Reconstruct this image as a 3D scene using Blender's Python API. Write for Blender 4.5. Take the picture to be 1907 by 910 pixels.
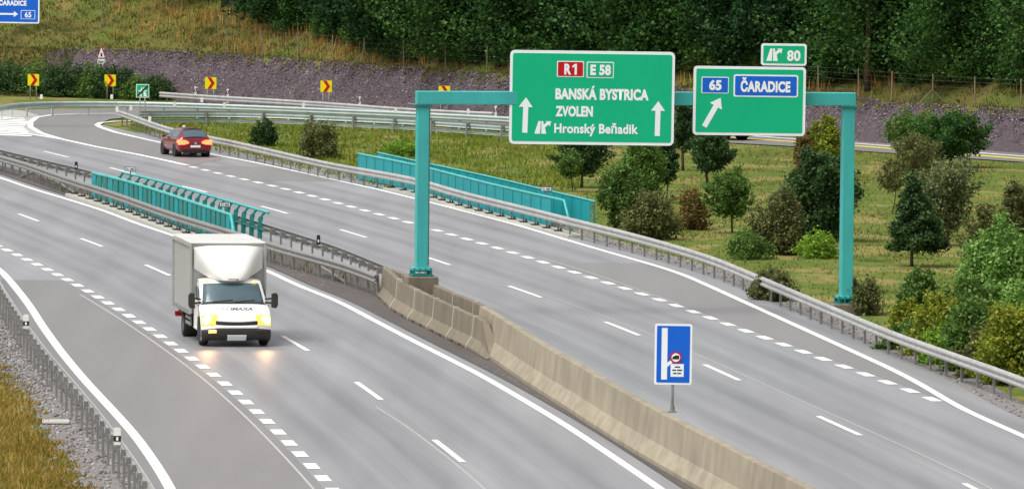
import bpy, bmesh, math, random
import numpy as np
from mathutils import Vector, Matrix
from mathutils.geometry import tessellate_polygon

random.seed(7); RNG = np.random.default_rng(11)
for o in list(bpy.data.objects): bpy.data.objects.remove(o)
S = bpy.context.scene
COL = S.collection

# ------------------------------------------------------------------ camera
FPX, PITCH, CAMH, ROLL = 12700.0, 0.0572, 14.0, 0.010      # solved from the lane markings
IW, IH = 1907.0, 910.0
cd = bpy.data.cameras.new('camera'); cam = bpy.data.objects.new('camera', cd); COL.objects.link(cam)
cd.sensor_fit = 'HORIZONTAL'; cd.sensor_width = 36.0; cd.lens = FPX / IW * 36.0
cd.clip_start = 1.0; cd.clip_end = 4000.0
cam.location = (0, 0, CAMH)
cam.matrix_world = Matrix.Translation((0, 0, CAMH)) @ Matrix.Rotation(math.pi/2 - PITCH, 4, 'X') @ Matrix.Rotation(ROLL, 4, 'Z')
S.camera = cam

# ------------------------------------------------------------------ light: overcast daylight
SUN_EL, SUN_AZ = math.radians(62), math.radians(238)          # azimuth clockwise from +Y
w = bpy.data.worlds.new('World'); S.world = w; w.use_nodes = True
nt = w.node_tree; nt.nodes.clear()
sky = nt.nodes.new('ShaderNodeTexSky'); sky.sky_type = 'NISHITA'; sky.sun_disc = False
sky.sun_elevation = SUN_EL; sky.sun_rotation = SUN_AZ; sky.dust_density = 4.0; sky.air_density = 1.0; sky.ozone_density = 1.0
hs = nt.nodes.new('ShaderNodeHueSaturation'); hs.inputs['Saturation'].default_value = 0.15   # cloud cover takes the blue out
bg = nt.nodes.new('ShaderNodeBackground'); bg.inputs['Strength'].default_value = 0.13
wo = nt.nodes.new('ShaderNodeOutputWorld')
nt.links.new(sky.outputs[0], hs.inputs['Color']); nt.links.new(hs.outputs[0], bg.inputs[0]); nt.links.new(bg.outputs[0], wo.inputs[0])
sl = bpy.data.lights.new('sun', 'SUN'); sl.energy = 1.5; sl.angle = math.radians(30); sl.color = (1.0, 0.965, 0.91)
sun = bpy.data.objects.new('sun', sl); COL.objects.link(sun)
sd = Vector((math.sin(SUN_AZ)*math.cos(SUN_EL), math.cos(SUN_AZ)*math.cos(SUN_EL), math.sin(SUN_EL)))
sun.rotation_euler = sd.to_track_quat('Z', 'Y').to_euler(); sun.location = (-60, 100, 120)
S.view_settings.view_transform = 'Standard'; S.view_settings.look = 'None'
S.view_settings.exposure = 0.55; S.view_settings.gamma = 1.0; S.view_settings.use_curve_mapping = False
S.render.resolution_x = 1024; S.render.resolution_y = 488

# ------------------------------------------------------------------ helpers
cP, sP, cR, sR = math.cos(PITCH), math.sin(PITCH), math.cos(ROLL), math.sin(ROLL)
def ray(px, py):
    u, v = px - IW/2, py - IH/2
    u2, v2 = cR*u + sR*v, -sR*u + cR*v
    return Vector((u2, FPX*cP - v2*sP, -FPX*sP - v2*cP))
def G(px, py, z=0.0):                 # where a sight line meets the level z
    d = ray(px, py); t = (CAMH - z) / -d.z
    return Vector((d.x*t, d.y*t, z))
def V(px, py, Y):                     # where a sight line meets depth Y
    d = ray(px, py); t = Y / d.y
    return Vector((d.x*t, Y, CAMH + d.z*t))
def lin(r, g, b):
    f = lambda c: c/12.92 if c <= 0.04045 else ((c+0.055)/1.055)**2.4
    return (f(r/255), f(g/255), f(b/255))

MATS = {}
def mat(name, rgb, rough=0.6, metal=0.0, var=0.12, scale=6.0, stretch=(1, 1, 1), bump=0.0, bscale=40.0, island=0.0,
        palette=None, spec=0.5, emit=None, estr=0.0, alpha=1.0, coat=0.0, var2=0.0, scale2=0.4, stretch2=(1, 1, 1), transl=0.0):
    if name in MATS: return MATS[name]
    m = bpy.data.materials.new(name); m.use_nodes = True; n = m.node_tree.nodes; L = m.node_tree.links
    b = n['Principled BSDF']; b.inputs['Roughness'].default_value = rough; b.inputs['Metallic'].default_value = metal
    b.inputs['Specular IOR Level'].default_value = spec
    if coat: b.inputs['Coat Weight'].default_value = coat; b.inputs['Coat Roughness'].default_value = 0.05
    tc = n.new('ShaderNodeTexCoord')
    geo = n.new('ShaderNodeNewGeometry')
    def noise(sc, st, det=4.0):
        mp = n.new('ShaderNodeMapping'); mp.inputs['Scale'].default_value = st
        L.new(geo.outputs['Position'], mp.inputs[0])
        t = n.new('ShaderNodeTexNoise'); t.inputs['Scale'].default_value = sc; t.inputs['Detail'].default_value = det
        L.new(mp.outputs[0], t.inputs['Vector']); return t.outputs['Fac']
    if palette:                                       # spread of colours picked piece by piece
        cr = n.new('ShaderNodeValToRGB'); cr.color_ramp.interpolation = 'LINEAR'
        e = cr.color_ramp.elements
        while len(e) < len(palette): e.new(0.5)
        for i, c in enumerate(palette): e[i].position = i/(len(palette)-1); e[i].color = (*c, 1)
        mx = n.new('ShaderNodeMath'); mx.operation = 'ADD'
        s1 = n.new('ShaderNodeMath'); s1.operation = 'MULTIPLY'; s1.inputs[1].default_value = island
        L.new(geo.outputs['Random Per Island'], s1.inputs[0]); L.new(s1.outputs[0], mx.inputs[0])
        nn = noise(scale, stretch); mr = n.new('ShaderNodeMapRange')
        mr.inputs[1].default_value = 0.3; mr.inputs[2].default_value = 0.7; mr.inputs[3].default_value = 0.0; mr.inputs[4].default_value = 1.0 - island
        L.new(nn, mr.inputs[0]); L.new(mr.outputs[0], mx.inputs[1]); L.new(mx.outputs[0], cr.inputs[0]); col = cr.outputs[0]
    else:
        rgbn = n.new('ShaderNodeRGB'); rgbn.outputs[0].default_value = (*rgb, 1); col = rgbn.outputs[0]
    def modulate(col, fac, amt):
        mr = n.new('ShaderNodeMapRange'); mr.inputs[1].default_value = 0.25; mr.inputs[2].default_value = 0.75
        mr.inputs[3].default_value = 1 - amt; mr.inputs[4].default_value = 1 + amt
        L.new(fac, mr.inputs[0])
        mm = n.new('ShaderNodeVectorMath'); mm.operation = 'SCALE'
        L.new(col, mm.inputs[0]); L.new(mr.outputs[0], mm.inputs['Scale']); return mm.outputs[0]
    if var: col = modulate(col, noise(scale, stretch), var)
    if var2: col = modulate(col, noise(scale2, stretch2, 3.0), var2)
    if island and not palette: col = modulate(col, geo.outputs['Random Per Island'], island)
    L.new(col, b.inputs['Base Color'])
    if bump:
        bn = n.new('ShaderNodeBump'); bn.inputs['Strength'].default_value = bump; bn.inputs['Distance'].default_value = 0.02
        L.new(noise(bscale, (1, 1, 1), 6.0), bn.inputs['Height']); L.new(bn.outputs[0], b.inputs['Normal'])
    if emit: b.inputs['Emission Color'].default_value = (*emit, 1); b.inputs['Emission Strength'].default_value = estr
    if alpha < 1: b.inputs['Alpha'].default_value = alpha
    if transl:
        tr = n.new('ShaderNodeBsdfTranslucent'); L.new(col, tr.inputs[0]); ms = n.new('ShaderNodeMixShader'); ms.inputs[0].default_value = transl
        L.new(b.outputs[0], ms.inputs[1]); L.new(tr.outputs[0], ms.inputs[2]); L.new(ms.outputs[0], n['Material Output'].inputs[0])
    MATS[name] = m; return m

class MB:                               # gathers faces for one mesh
    def __init__(s): s.v = []; s.f = []
    def add(s, vs, fs):
        o = len(s.v); s.v += [Vector(q) for q in vs]; s.f += [[i+o for i in q] for q in fs]; return s
    def box(s, c, d, rz=0.0, m=None):
        hx, hy, hz = d[0]/2, d[1]/2, d[2]/2
        vs = [Vector((x, y, z)) for x in (-hx, hx) for y in (-hy, hy) for z in (-hz, hz)]
        R = m if m is not None else Matrix.Rotation(rz, 3, 'Z')
        vs = [R @ q + Vector(c) for q in vs]
        return s.add(vs, [(0, 1, 3, 2), (4, 6, 7, 5), (0, 4, 5, 1), (2, 3, 7, 6), (0, 2, 6, 4), (1, 5, 7, 3)])
    def bar(s, a, b, wx, wz=None):      # square bar from a to b
        a, b = Vector(a), Vector(b); wz = wz or wx; d = (b-a).normalized()
        up = Vector((0, 0, 1)) if abs(d.z) < 0.95 else Vector((0, 1, 0))
        sx = d.cross(up).normalized(); uz = sx.cross(d)
        vs = [p + sx*i*wx/2 + uz*j*wz/2 for p in (a, b) for i, j in ((-1, -1), (1, -1), (1, 1), (-1, 1))]
        return s.add(vs, [(3, 2, 1, 0), (4, 5, 6, 7)] + [(i, (i+1) % 4, (i+1) % 4+4, i+4) for i in range(4)])
    def tube(s, pts, rs, n=8, cap=True):
        pts = [Vector(q) for q in pts]; rs = rs if isinstance(rs, (list, tuple)) else [rs]*len(pts)
        o = len(s.v)
        for i, q in enumerate(pts):
            d = (pts[min(i+1, len(pts)-1)] - pts[max(i-1, 0)]).normalized()
            up = Vector((0, 0, 1)) if abs(d.z) < 0.9 else Vector((0, 1, 0))
            sx = d.cross(up).normalized(); uz = sx.cross(d)
            for k in range(n):
                a = 2*math.pi*k/n; s.v.append(q + sx*math.cos(a)*rs[i] + uz*math.sin(a)*rs[i])
        for i in range(len(pts)-1):
            for k in range(n): s.f.append([o+i*n+k, o+i*n+(k+1) % n, o+(i+1)*n+(k+1) % n, o+(i+1)*n+k])
        if cap: s.f.append([o+k for k in range(n)][::-1]); s.f.append([o+(len(pts)-1)*n+k for k in range(n)])
        return s
    def prism(s, poly, y0, y1):         # polygon in x,z pushed from y0 to y1
        n = len(poly); vs = [(x, y0, z) for x, z in poly] + [(x, y1, z) for x, z in poly]
        fs = [(i, (i+1) % n, (i+1) % n+n, i+n) for i in range(n)]
        o = len(s.v); s.v += [Vector(q) for q in vs]; s.f += [[i+o for i in q] for q in fs]
        for tri in tessellate_polygon([[Vector((x, z, 0)) for x, z in poly]]):
            s.f.append([o+i for i in tri]); s.f.append([o+n+i for i in tri[::-1]])
        return s
    def prismx(s, poly, x0, x1):        # polygon in y,z pushed along x
        n = len(poly); o = len(s.v)
        s.v += [Vector((x0, y, z)) for y, z in poly] + [Vector((x1, y, z)) for y, z in poly]
        s.f += [[o+i, o+(i+1) % n, o+(i+1) % n+n, o+i+n] for i in range(n)]
        for tri in tessellate_polygon([[Vector((y, z, 0)) for y, z in poly]]):
            s.f.append([o+i for i in tri]); s.f.append([o+n+i for i in tri[::-1]])
        return s
    def sweep(s, prof, path, nrm, close=True):   # profile (offset along normal, height) swept along a world path
        o = len(s.v); n = len(prof)
        for q, m in zip(path, nrm):
            for a, z in prof: s.v.append(Vector((q[0]+m[0]*a, q[1]+m[1]*a, q[2]+z)))
        for i in range(len(path)-1):
            for k in range(n if close else n-1):
                s.f.append([o+i*n+k, o+i*n+(k+1) % n, o+(i+1)*n+(k+1) % n, o+(i+1)*n+k])
        if close:
            for base, rev in ((0, True), ((len(path)-1)*n, False)):
                for tri in tessellate_polygon([[Vector((a, z, 0)) for a, z in prof]]):
                    t = [o+base+i for i in tri]; s.f.append(t[::-1] if rev else t)
        return s
    def lathe(s, prof, c, axis='X', n=20):       # (radius, along) rings
        o = len(s.v)
        for r, a in prof:
            for k in range(n):
                t = 2*math.pi*k/n
                p = (a, r*math.cos(t), r*math.sin(t)) if axis == 'X' else (r*math.cos(t), r*math.sin(t), a)
                s.v.append(Vector(p) + Vector(c))
        for i in range(len(prof)-1):
            for k in range(n): s.f.append([o+i*n+k, o+i*n+(k+1) % n, o+(i+1)*n+(k+1) % n, o+(i+1)*n+k])
        return s
    def mesh(s, name, fix=True):
        me = bpy.data.meshes.new(name); me.from_pydata([tuple(q) for q in s.v], [], s.f); me.validate()
        if fix:
            bm = bmesh.new(); bm.from_mesh(me); bmesh.ops.recalc_face_normals(bm, faces=bm.faces); bm.to_mesh(me); bm.free()
        return me
    def build(s, name, m, parent=None, world=False, smooth=False, bevel=0.0, sub=0, fix=True):
        if world and parent is not None:
            off = parent.location.copy(); s.v = [q - off for q in s.v]
        me = s.mesh(name, fix); me.materials.append(m)
        if smooth: me.polygons.foreach_set('use_smooth', [True]*len(me.polygons))
        if smooth == 'angle': me.set_sharp_from_angle(angle=math.radians(38))
        o = bpy.data.objects.new(name, me); COL.objects.link(o); o.parent = parent
        if bevel:
            b = o.modifiers.new('bevel', 'BEVEL'); b.width = bevel; b.segments = 2; b.limit_method = 'ANGLE'; b.angle_limit = math.radians(35)
        if sub: u = o.modifiers.new('sub', 'SUBSURF'); u.levels = sub; u.render_levels = sub
        return o
def inst(me, name, parent, loc, rz=0.0, sc=None):
    o = bpy.data.objects.new(name, me); COL.objects.link(o); o.parent = parent; o.location = loc; o.rotation_euler = (0, 0, rz)
    if sc: o.scale = sc
    return o
def tag(o, label=None, cat=None, group=None, kind=None):
    if label: o['label'] = label
    if cat: o['category'] = cat
    if group: o['group'] = group
    if kind: o['kind'] = kind
    return o
def thing(name, loc, label, cat, group=None, rz=0.0):
    o = bpy.data.objects.new(name, None); COL.objects.link(o); o.location = loc; o.rotation_euler = (0, 0, rz); o.empty_display_size = 0.3
    return tag(o, label, cat, group)
def copy_tree(o, parent=None):
    c = o.copy(); COL.objects.link(c); c.parent = parent
    for ch in list(o.children): copy_tree(ch, c)
    return c
def raw(name, V_, F_, m, parent=None):           # big numpy meshes
    me = bpy.data.meshes.new(name); V_ = np.asarray(V_, np.float32); F_ = np.asarray(F_, np.int32); k = F_.shape[1]
    me.vertices.add(len(V_)); me.vertices.foreach_set('co', V_.ravel())
    me.loops.add(F_.size); me.loops.foreach_set('vertex_index', F_.ravel())
    me.polygons.add(len(F_)); me.polygons.foreach_set('loop_start', np.arange(0, F_.size, k, dtype=np.int32))
    me.update(calc_edges=True)
    if isinstance(m, (list, tuple)):
        for q in m: me.materials.append(q)
    else: me.materials.append(m)
    o = bpy.data.objects.new(name, me); COL.objects.link(o); o.parent = parent; return o

def resample(pts, step=1.0, smooth=2):
    """even steps along a picked line, with the picking jitter ironed out"""
    P = np.array([[q[0], q[1]] for q in pts], float)
    d = np.r_[0, np.cumsum(np.hypot(*np.diff(P, axis=0).T))]
    n = max(3, int(d[-1]/step)+1); t = np.linspace(0, d[-1], n)
    Q = np.stack([np.interp(t, d, P[:, 0]), np.interp(t, d, P[:, 1])], 1)
    for _ in range(smooth*10):
        R = Q.copy(); R[1:-1] = 0.25*Q[:-2] + 0.5*Q[1:-1] + 0.25*Q[2:]; Q = R
    return Q
def normals(Q):                                   # left-hand normal when walking along Q
    d = np.gradient(Q, axis=0); d /= np.linalg.norm(d, axis=1)[:, None]
    return np.stack([-d[:, 1], d[:, 0]], 1)
def shift(Q, a): return Q + normals(Q)*a
def line(picks, z=0.0, pre=(), post=(), step=1.0, smooth=2):
    return resample([*pre, *[G(x, y, z) for x, y in picks], *post], step, smooth)
def arclen(Q): return np.r_[0, np.cumsum(np.hypot(*np.diff(Q, axis=0).T))]
def at_len(Q, t):
    d = arclen(Q); return np.array([np.interp(t, d, Q[:, 0]), np.interp(t, d, Q[:, 1])])
def strip(name, A, B, z, m, parent=None):          # sheet between two lines with equal counts
    n = len(A); Vv = np.c_[np.r_[A, B], np.full(2*n, z)]
    F = [(i, i+1, n+i+1, n+i) for i in range(n-1)]
    return raw(name, Vv, F, m, parent)
def paint(name, Q, wd, z, m, parent):              # painted line of width wd along Q
    o = strip(name, shift(Q, wd/2), shift(Q, -wd/2), z, m, parent); return o
def sheet(name, poly, z, m, parent=None):
    pts = [Vector((q[0], q[1], 0)) for q in poly]; F = tessellate_polygon([pts])
    return raw(name, [(q.x, q.y, z) for q in pts], F, m, parent)
def x_at(Q, y):                                    # crossing x of a line at depth y
    i = np.argsort(Q[:, 1]); return np.interp(y, Q[i, 1], Q[i, 0])

# ------------------------------------------------------------------ materials
ASPH = mat('asphalt_pale', lin(136, 136, 138), 0.5, var=0.05, scale=30, bump=0.1, bscale=60, spec=0.5, var2=0.10, scale2=0.9, stretch2=(1.0, 0.05, 1))
ASPH_D = mat('asphalt_worn', lin(124, 122, 121), 0.55, var=0.06, scale=24, bump=0.1, bscale=60, spec=0.45, var2=0.08, scale2=0.8, stretch2=(1, 0.06, 1))
ASPH_M = mat('asphalt_median', lin(92, 86, 83), 0.8, var=0.14, scale=3, bump=0.3, bscale=30, spec=0.2, var2=0.12, scale2=0.5, stretch2=(1, 0.2, 1))
SEAL = mat('bitumen_seal', lin(60, 58, 58), 0.4, var=0.1)
JOINT = mat('joint_filler_pale', lin(176, 174, 170), 0.5, var=0.15, scale=3)
PAINT = mat('road_paint', lin(232, 231, 228), 0.6, var=0.16, scale=7, var2=0.10, scale2=1.2)
YPAINT = mat('road_paint_yellow', lin(226, 214, 70), 0.6, var=0.08)
CONC = mat('concrete', lin(126, 117, 102), 0.85, var=0.16, scale=0.45, stretch=(1, 0.4, 1.6), bump=0.25, bscale=18, spec=0.2, var2=0.16, scale2=5.0, stretch2=(1, 0.30, 0.12))
CONC_W = mat('concrete_wall_face', lin(150, 141, 123), 0.85, var=0.14, scale=0.45, stretch=(1, 0.4, 1.6), bump=0.25, bscale=18, spec=0.2, var2=0.20, scale2=5.0, stretch2=(1, 0.30, 0.10))
CONC_L = mat('concrete_light', lin(178, 176, 166), 0.85, var=0.12, scale=3, bump=0.25, bscale=20, spec=0.2)
GALV = mat('galvanised_steel', lin(172, 172, 170), 0.5, 0.2, var=0.12, scale=2.0, var2=0.08, scale2=0.5)
GALV_D = mat('galvanised_weathered', lin(132, 131, 128), 0.65, 0.1, var=0.16, scale=3.0)
GALV_G = mat('galvanised_new', lin(176, 188, 186), 0.5, 0.2, var=0.10, scale=2.0)
TURQ = mat('turquoise_paint', lin(66, 176, 172), 0.42, var=0.09, scale=3.0, stretch=(1, 1, 0.12), spec=0.4, var2=0.10, scale2=0.8)
TURQ_B = mat('turquoise_panel', lin(28, 150, 156), 0.45, var=0.10, scale=1.5, stretch=(1, 1, 0.3), spec=0.4)
TURQ_D = mat('turquoise_dark', lin(30, 128, 122), 0.5, var=0.12, scale=2.0)
SGREEN = mat('sign_green', lin(4, 182, 130), 0.45, var=0.03, scale=0.8, spec=0.3)
SWHITE = mat('sign_white', lin(244, 248, 248), 0.45, var=0.03, scale=2, spec=0.3)
SBLUE = mat('sign_blue', lin(16, 100, 210), 0.45, var=0.03, scale=2, spec=0.3)
SRED = mat('sign_red', lin(196, 14, 26), 0.45, var=0.03, scale=2, spec=0.3)
SYEL = mat('sign_yellow', lin(250, 232, 10), 0.45, var=0.03, scale=2, spec=0.3)
SBACK = mat('sign_back_aluminium', lin(150, 154, 156), 0.5, 0.5, var=0.06)
BLACK = mat('matt_black', lin(26, 26, 28), 0.6, var=0.1)
DWHITE = mat('delineator_white', lin(236, 234, 226), 0.55, var=0.05)
PLASTIC = mat('dark_plastic', lin(48, 42, 40), 0.55, var=0.1)
TYRE = mat('tyre_rubber', lin(34, 32, 32), 0.8, var=0.1)
RIM = mat('wheel_rim', lin(150, 152, 155), 0.35, 0.7, var=0.05)
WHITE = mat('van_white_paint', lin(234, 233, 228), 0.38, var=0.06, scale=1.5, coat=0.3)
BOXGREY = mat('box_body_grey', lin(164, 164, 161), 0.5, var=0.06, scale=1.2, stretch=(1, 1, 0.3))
GLASS = mat('vehicle_glass', lin(70, 90, 98), 0.12, var=0.15, scale=1.5, spec=0.7)
MAROON = mat('car_paint_maroon', lin(126, 18, 34), 0.25, 0.2, var=0.05, coat=0.6)
CARGREY = mat('car_paint_grey', lin(70, 72, 76), 0.25, 0.3, var=0.05, coat=0.6)
HEAD = mat('headlamp_lit', lin(220, 160, 60), 0.2, var=0, emit=(1.0, 0.50, 0.06), estr=1.3)
AMBER = mat('amber_lamp', lin(240, 150, 60), 0.3, var=0, emit=(1.0, 0.55, 0.2), estr=1.2)
TAIL = mat('tail_lamp_lit', lin(255, 60, 40), 0.2, var=0, emit=(1.0, 0.09, 0.03), estr=4.5)
CHROME = mat('chrome', lin(210, 212, 214), 0.15, 0.9, var=0.0)
BARK = mat('bark', lin(86, 72, 56), 0.9, var=0.25, scale=8, bump=0.4, bscale=20, spec=0.1)
WOODP = mat('fence_post_wood', lin(132, 122, 100), 0.85, var=0.15, scale=4, spec=0.1)
WIRE = mat('fence_wire', lin(92, 90, 80), 0.6, 0.3, var=0.1)
SOIL = mat('meadow_soil', (0, 0, 0), 0.95, island=0.0, palette=[lin(64, 92, 36), lin(112, 116, 58), lin(82, 104, 44), lin(128, 116, 72), lin(92, 108, 48)], var=0.22, scale=0.34, stretch=(1, 0.5, 1), bump=0.4, bscale=4, spec=0.05, var2=0.15, scale2=2.5)
HILLS = mat('hill_soil', (0, 0, 0), 0.95, island=0.0, palette=[lin(66, 74, 34), lin(104, 96, 54), lin(84, 96, 42), lin(120, 100, 62)], var=0.2, scale=0.25, bump=0.4, bscale=4, spec=0.05, var2=0.15, scale2=2.5)
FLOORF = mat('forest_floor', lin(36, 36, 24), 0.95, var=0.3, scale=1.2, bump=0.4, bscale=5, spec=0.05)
ROCKB = mat('rock_bed', lin(84, 75, 79), 0.95, var=0.3, scale=5, bump=0.6, bscale=8, spec=0.1)
VERGE = mat('gravel_verge', lin(128, 124, 122), 0.95, var=0.3, scale=12, bump=0.5, bscale=30, spec=0.1)
STONE = mat('crushed_rock', (0, 0, 0), 0.9, island=0.8, palette=[lin(56, 49, 53), lin(96, 85, 90), lin(112, 101, 105), lin(164, 153, 152)], var=0.1, scale=0.5, spec=0.15)
STONE_G = mat('grey_gravel', (0, 0, 0), 0.9, island=0.8, palette=[lin(80, 78, 78), lin(138, 134, 132), lin(176, 174, 170)], var=0.1, scale=0.5, spec=0.15)
GRASS_M = mat('meadow_grass', (0, 0, 0), 0.8, island=0.3, palette=[lin(62, 92, 32), lin(106, 116, 50), lin(130, 122, 68), lin(84, 108, 42), lin(142, 130, 80)], var=0.1, scale=0.34, stretch=(1, 0.5, 1), spec=0.1, transl=0.25)
GRASS_G = mat('green_grass', (0, 0, 0), 0.8, island=0.5, palette=[lin(70, 104, 28), lin(104, 132, 40), lin(140, 140, 58), lin(88, 118, 34)], var=0.1, scale=0.3, spec=0.1, transl=0.25)
GRASS_H = mat('hill_grass', (0, 0, 0), 0.8, island=0.45, palette=[lin(54, 78, 30), lin(88, 96, 44), lin(116, 104, 60), lin(68, 90, 36)], var=0.1, scale=0.3, spec=0.1, transl=0.25)
GRASS_D = mat('dry_tall_grass', (0, 0, 0), 0.8, island=0.6, palette=[lin(106, 84, 44), lin(164, 128, 66), lin(206, 166, 96), lin(120, 106, 50)], var=0.1, scale=0.3, spec=0.1, transl=0.25)
GRASS_V = mat('verge_grass', (0, 0, 0), 0.8, island=0.45, palette=[lin(108, 102, 36), lin(158, 126, 66), lin(130, 120, 46), lin(178, 148, 88), lin(100, 104, 36)], var=0.1, scale=0.35, spec=0.1, transl=0.25)
def leafmat(name, pal, isl=0.75): return mat(name, (0, 0, 0), 0.65, island=isl, palette=[lin(*c) for c in pal], var=0.1, scale=0.8, spec=0.25, transl=0.3)
LEAF = {
 'mid': leafmat('leaf_mid', [(56, 84, 34), (92, 124, 54), (124, 154, 76)]),
 'willow': leafmat('leaf_willow', [(74, 112, 46), (118, 158, 72), (160, 190, 110)]),
 'bright': leafmat('leaf_bright', [(74, 110, 30), (118, 156, 46), (156, 186, 70)]),
 'dark': leafmat('leaf_dark', [(34, 58, 30), (58, 88, 46), (92, 120, 66)]),
 'olive': leafmat('leaf_olive', [(62, 70, 36), (100, 106, 58), (136, 138, 86)]),
 'yellow': leafmat('leaf_yellow', [(88, 106, 30), (132, 144, 44), (172, 172, 66)]),
 'brown': leafmat('leaf_brown', [(66, 72, 34), (108, 94, 50), (134, 106, 58), (84, 94, 42)]),
 'grey': leafmat('leaf_grey', [(62, 76, 44), (104, 116, 72), (146, 152, 104)]),
 'forest': leafmat('leaf_forest', [(20, 48, 27), (36, 74, 37), (66, 106, 54)]),
 'forest2': leafmat('leaf_forest_light', [(30, 60, 28), (54, 94, 38), (92, 130, 56)]),
}

# ------------------------------------------------------------------ the lines of the carriageways (picked on the level ground)
def z65(o, s, Lp): return [(o[0]+x/s, o[1]+y/s) for x, y in Lp]
LB = z65((0,440),6.5,[(90,168),(210,225),(330,283),(450,342),(570,403),(705,465),(820,526),(945,594),(1065,663),(1185,736)]) + \
 z65((180,550),6.5,[(140,92),(270,170),(395,247),(520,326),(640,408),(775,495),(900,582),(1025,670),(1155,764),(1285,862)]) + \
 z65((380,660),6.5,[(130,247),(255,352),(385,462),(510,575),(640,692)]) + z65((460,770),6.5,[(255,95),(380,222),(510,355),(645,490),(785,634),(920,782)])
RBp = z65((380,300),6.5,[(165,147),(310,183),(470,219),(625,252),(780,290),(945,329),(1095,367),(1260,408)]) + \
 z65((600,340),6.5,[(0,195),(150,239),(315,287),(485,330),(660,377),(830,424),(1005,470)]) + \
 z65((800,400),6.5,[(70,183),(245,236),(425,287),(605,338),(800,395),(990,453),(1170,509),(1345,565)]) + \
 z65((1030,460),6.5,[(50,240),(225,296),(430,359),(640,426),(845,492),(1060,560),(1270,630),(1470,700)]) + [(1703,730),(1740,743)]
L0 = line([(0,501),(28.3,534),(61.5,577),(70.9,595.7),(113.4,654.8),(160.6,711.5),(203,756),(255,813),(302,881.5),(316.5,907.5)], pre=[(-34.5,310),(-25.5,268),(-19,237.8)], post=[(-4.6,120)])
L1 = line(LB, pre=[(-33,310),(-24,268)], post=[(-.6,120)])
L2 = line([(34.6,398.5),(73,412),(147.7,443.8),(193,459),(270,493),(318,513),(527,626),(575,653),(665,711.5),(710.2,744.2),(809.2,818.5),(862,860)], pre=[(-29.5,310)], post=[(3.3,120)])
L3 = line([(0,331),(66,354),(132,373),(198,393.6),(255,416.7),(325.5,439.2),(506.5,507),(556,533.6),(623.5,556.7),(660,577),(774,637),(897,698.6),(1054,791),(1207.7,894.6)], pre=[(-33,340)], post=[(6.8,120)])
R1 = line(RBp, pre=[(-15.9,309)], post=[(16,135)])
R0 = line([(214.9,246.8),(252.8,255.6),(300.8,266),(389,287.2),(461.5,300),(530.8,314.6),(617,333.8),(707.7,353.8),(775.4,370.8),(837,386),(889,400),(961.5,418.5),(1037,441.5),(1099,460),(1153,475.4),(1214.6,493),(1262,506),(1676,694),(1735,726),(1785,760),(1850,787),(1906,812)], post=[(18,120)])
R2 = line([(81.5,282),(127.7,293),(487.7,384.3),(537,397.7),(633,427.7),(683.8,442.3),(838.5,493.4),(947.5,532.7),(1009,553.7),(1127.3,599.4),(1192.7,624.4),(1800,900)], pre=[(-31,352)], post=[(13.6,120)])
RAILE = line([(0,532),(49.6,607.5),(85,654.8),(122.8,697.3),(165.3,746.9),(203,794),(245.6,853),(278.7,902.8)], .75, pre=[(-20.6,246),(-17.6,226)], post=[(-5.6,124)])
N1 = line([(0,288),(49.5,301.3),(99,319.5),(148.4,336),(197.8,350.8),(255,370.6),(325.5,396),(431,427),(500,448),(556,465),(608.7,477.6),(654.8,490.8),(704,510.5)], .75, pre=[(-25,307)])
N2 = line([(31,287),(82,299),(143,313),(175,321),(506.5,422),(556,438),(605,452),(655,471),(704,492.4),(725.7,500.7)], .75, pre=[(-25,309)])
RAILD = line([(222,205),(250,214),(300,232),(340,243),(440,262),(531,283),(617,303),(703,317),(779,330),(844,351),(920,370),(1007,390),(1059,404),(1107,415),(1207,440),(1328,475),(1675.8,620.7),(1711.6,632.6),(1771,652),(1827,673.5),(1870,685.4),(1907,700.7)], .75, post=[(19,128)])
RAILB = line([(0,197),(30,191),(80,188),(240,188.5),(300,190),(400,193),(480,196),(620,202),(780,209),(945,217)], .75, pre=[(-29,343)], post=[(8,334)], smooth=1)
RAILA = line([(300,171),(400,178),(480,182),(640,192),(780,203)], .75, post=[(-1,350)], smooth=1)
RAILC = line([(262,207),(330,206),(400,206),(480,207),(620,213),(780,221),(945,232)], .75, post=[(6,325)], smooth=1)

# ------------------------------------------------------------------ ground
TOE = np.array([[-90,440],[-30,391],[-19.84,383.8],[-14.1,376.3],[-5.04,364],[-.44,355.7],[8,347.5],[17.1,337.2],[24.4,325.5],[40,300],[90,240]])
def toe_y(x): return np.interp(x, TOE[:,0], TOE[:,1])
def bank_h(x): return np.interp(x, [-30,-20,0,20,40], [2.5,2.6,2.3,1.9,1.9])
def forest_e(x): return np.interp(x, [-60,-22,-16.3,-13.5,-9.7,-6,-1.6,17,29,60], [26,17,11.5,8.5,6,3,3.2,5,6,8])
def terrain(x, y):
    x = np.asarray(x, float); y = np.asarray(y, float)
    d = y - toe_y(x); h = bank_h(x); D = 1.55*h
    z = np.where(d < 0, -0.04, np.where(d < D, h*np.clip(d/D, 0, 1), h + 0.05*np.minimum(d-D, 1.0) + 0.26*np.clip(d-D-1.0, 0, 60) + 0.08*np.maximum(d-D-61, 0)))
    bump = 0.10*np.sin(x*0.9+y*0.37)+0.08*np.sin(x*2.1-y*0.9)+0.05*np.sin(x*4.3+y*2.7)
    z = z + np.where(d > D, bump*np.clip((d-D)/2, 0, 1), 0.0)
    return z
gx = np.r_[-900,-500,-260,-150,-100, np.arange(-70,75,1.0), 100,150,260,500,900]
gy = np.r_[-200,-60,40,100, np.arange(120,300,3.0), np.arange(300,440,0.5), np.arange(440,470,3.0), 520,620,800,1100]
XX, YY = np.meshgrid(gx, gy); ZZ = terrain(XX, YY)
nv = len(gx); idx = np.arange(len(gx)*len(gy)).reshape(len(gy), len(gx))
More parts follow.
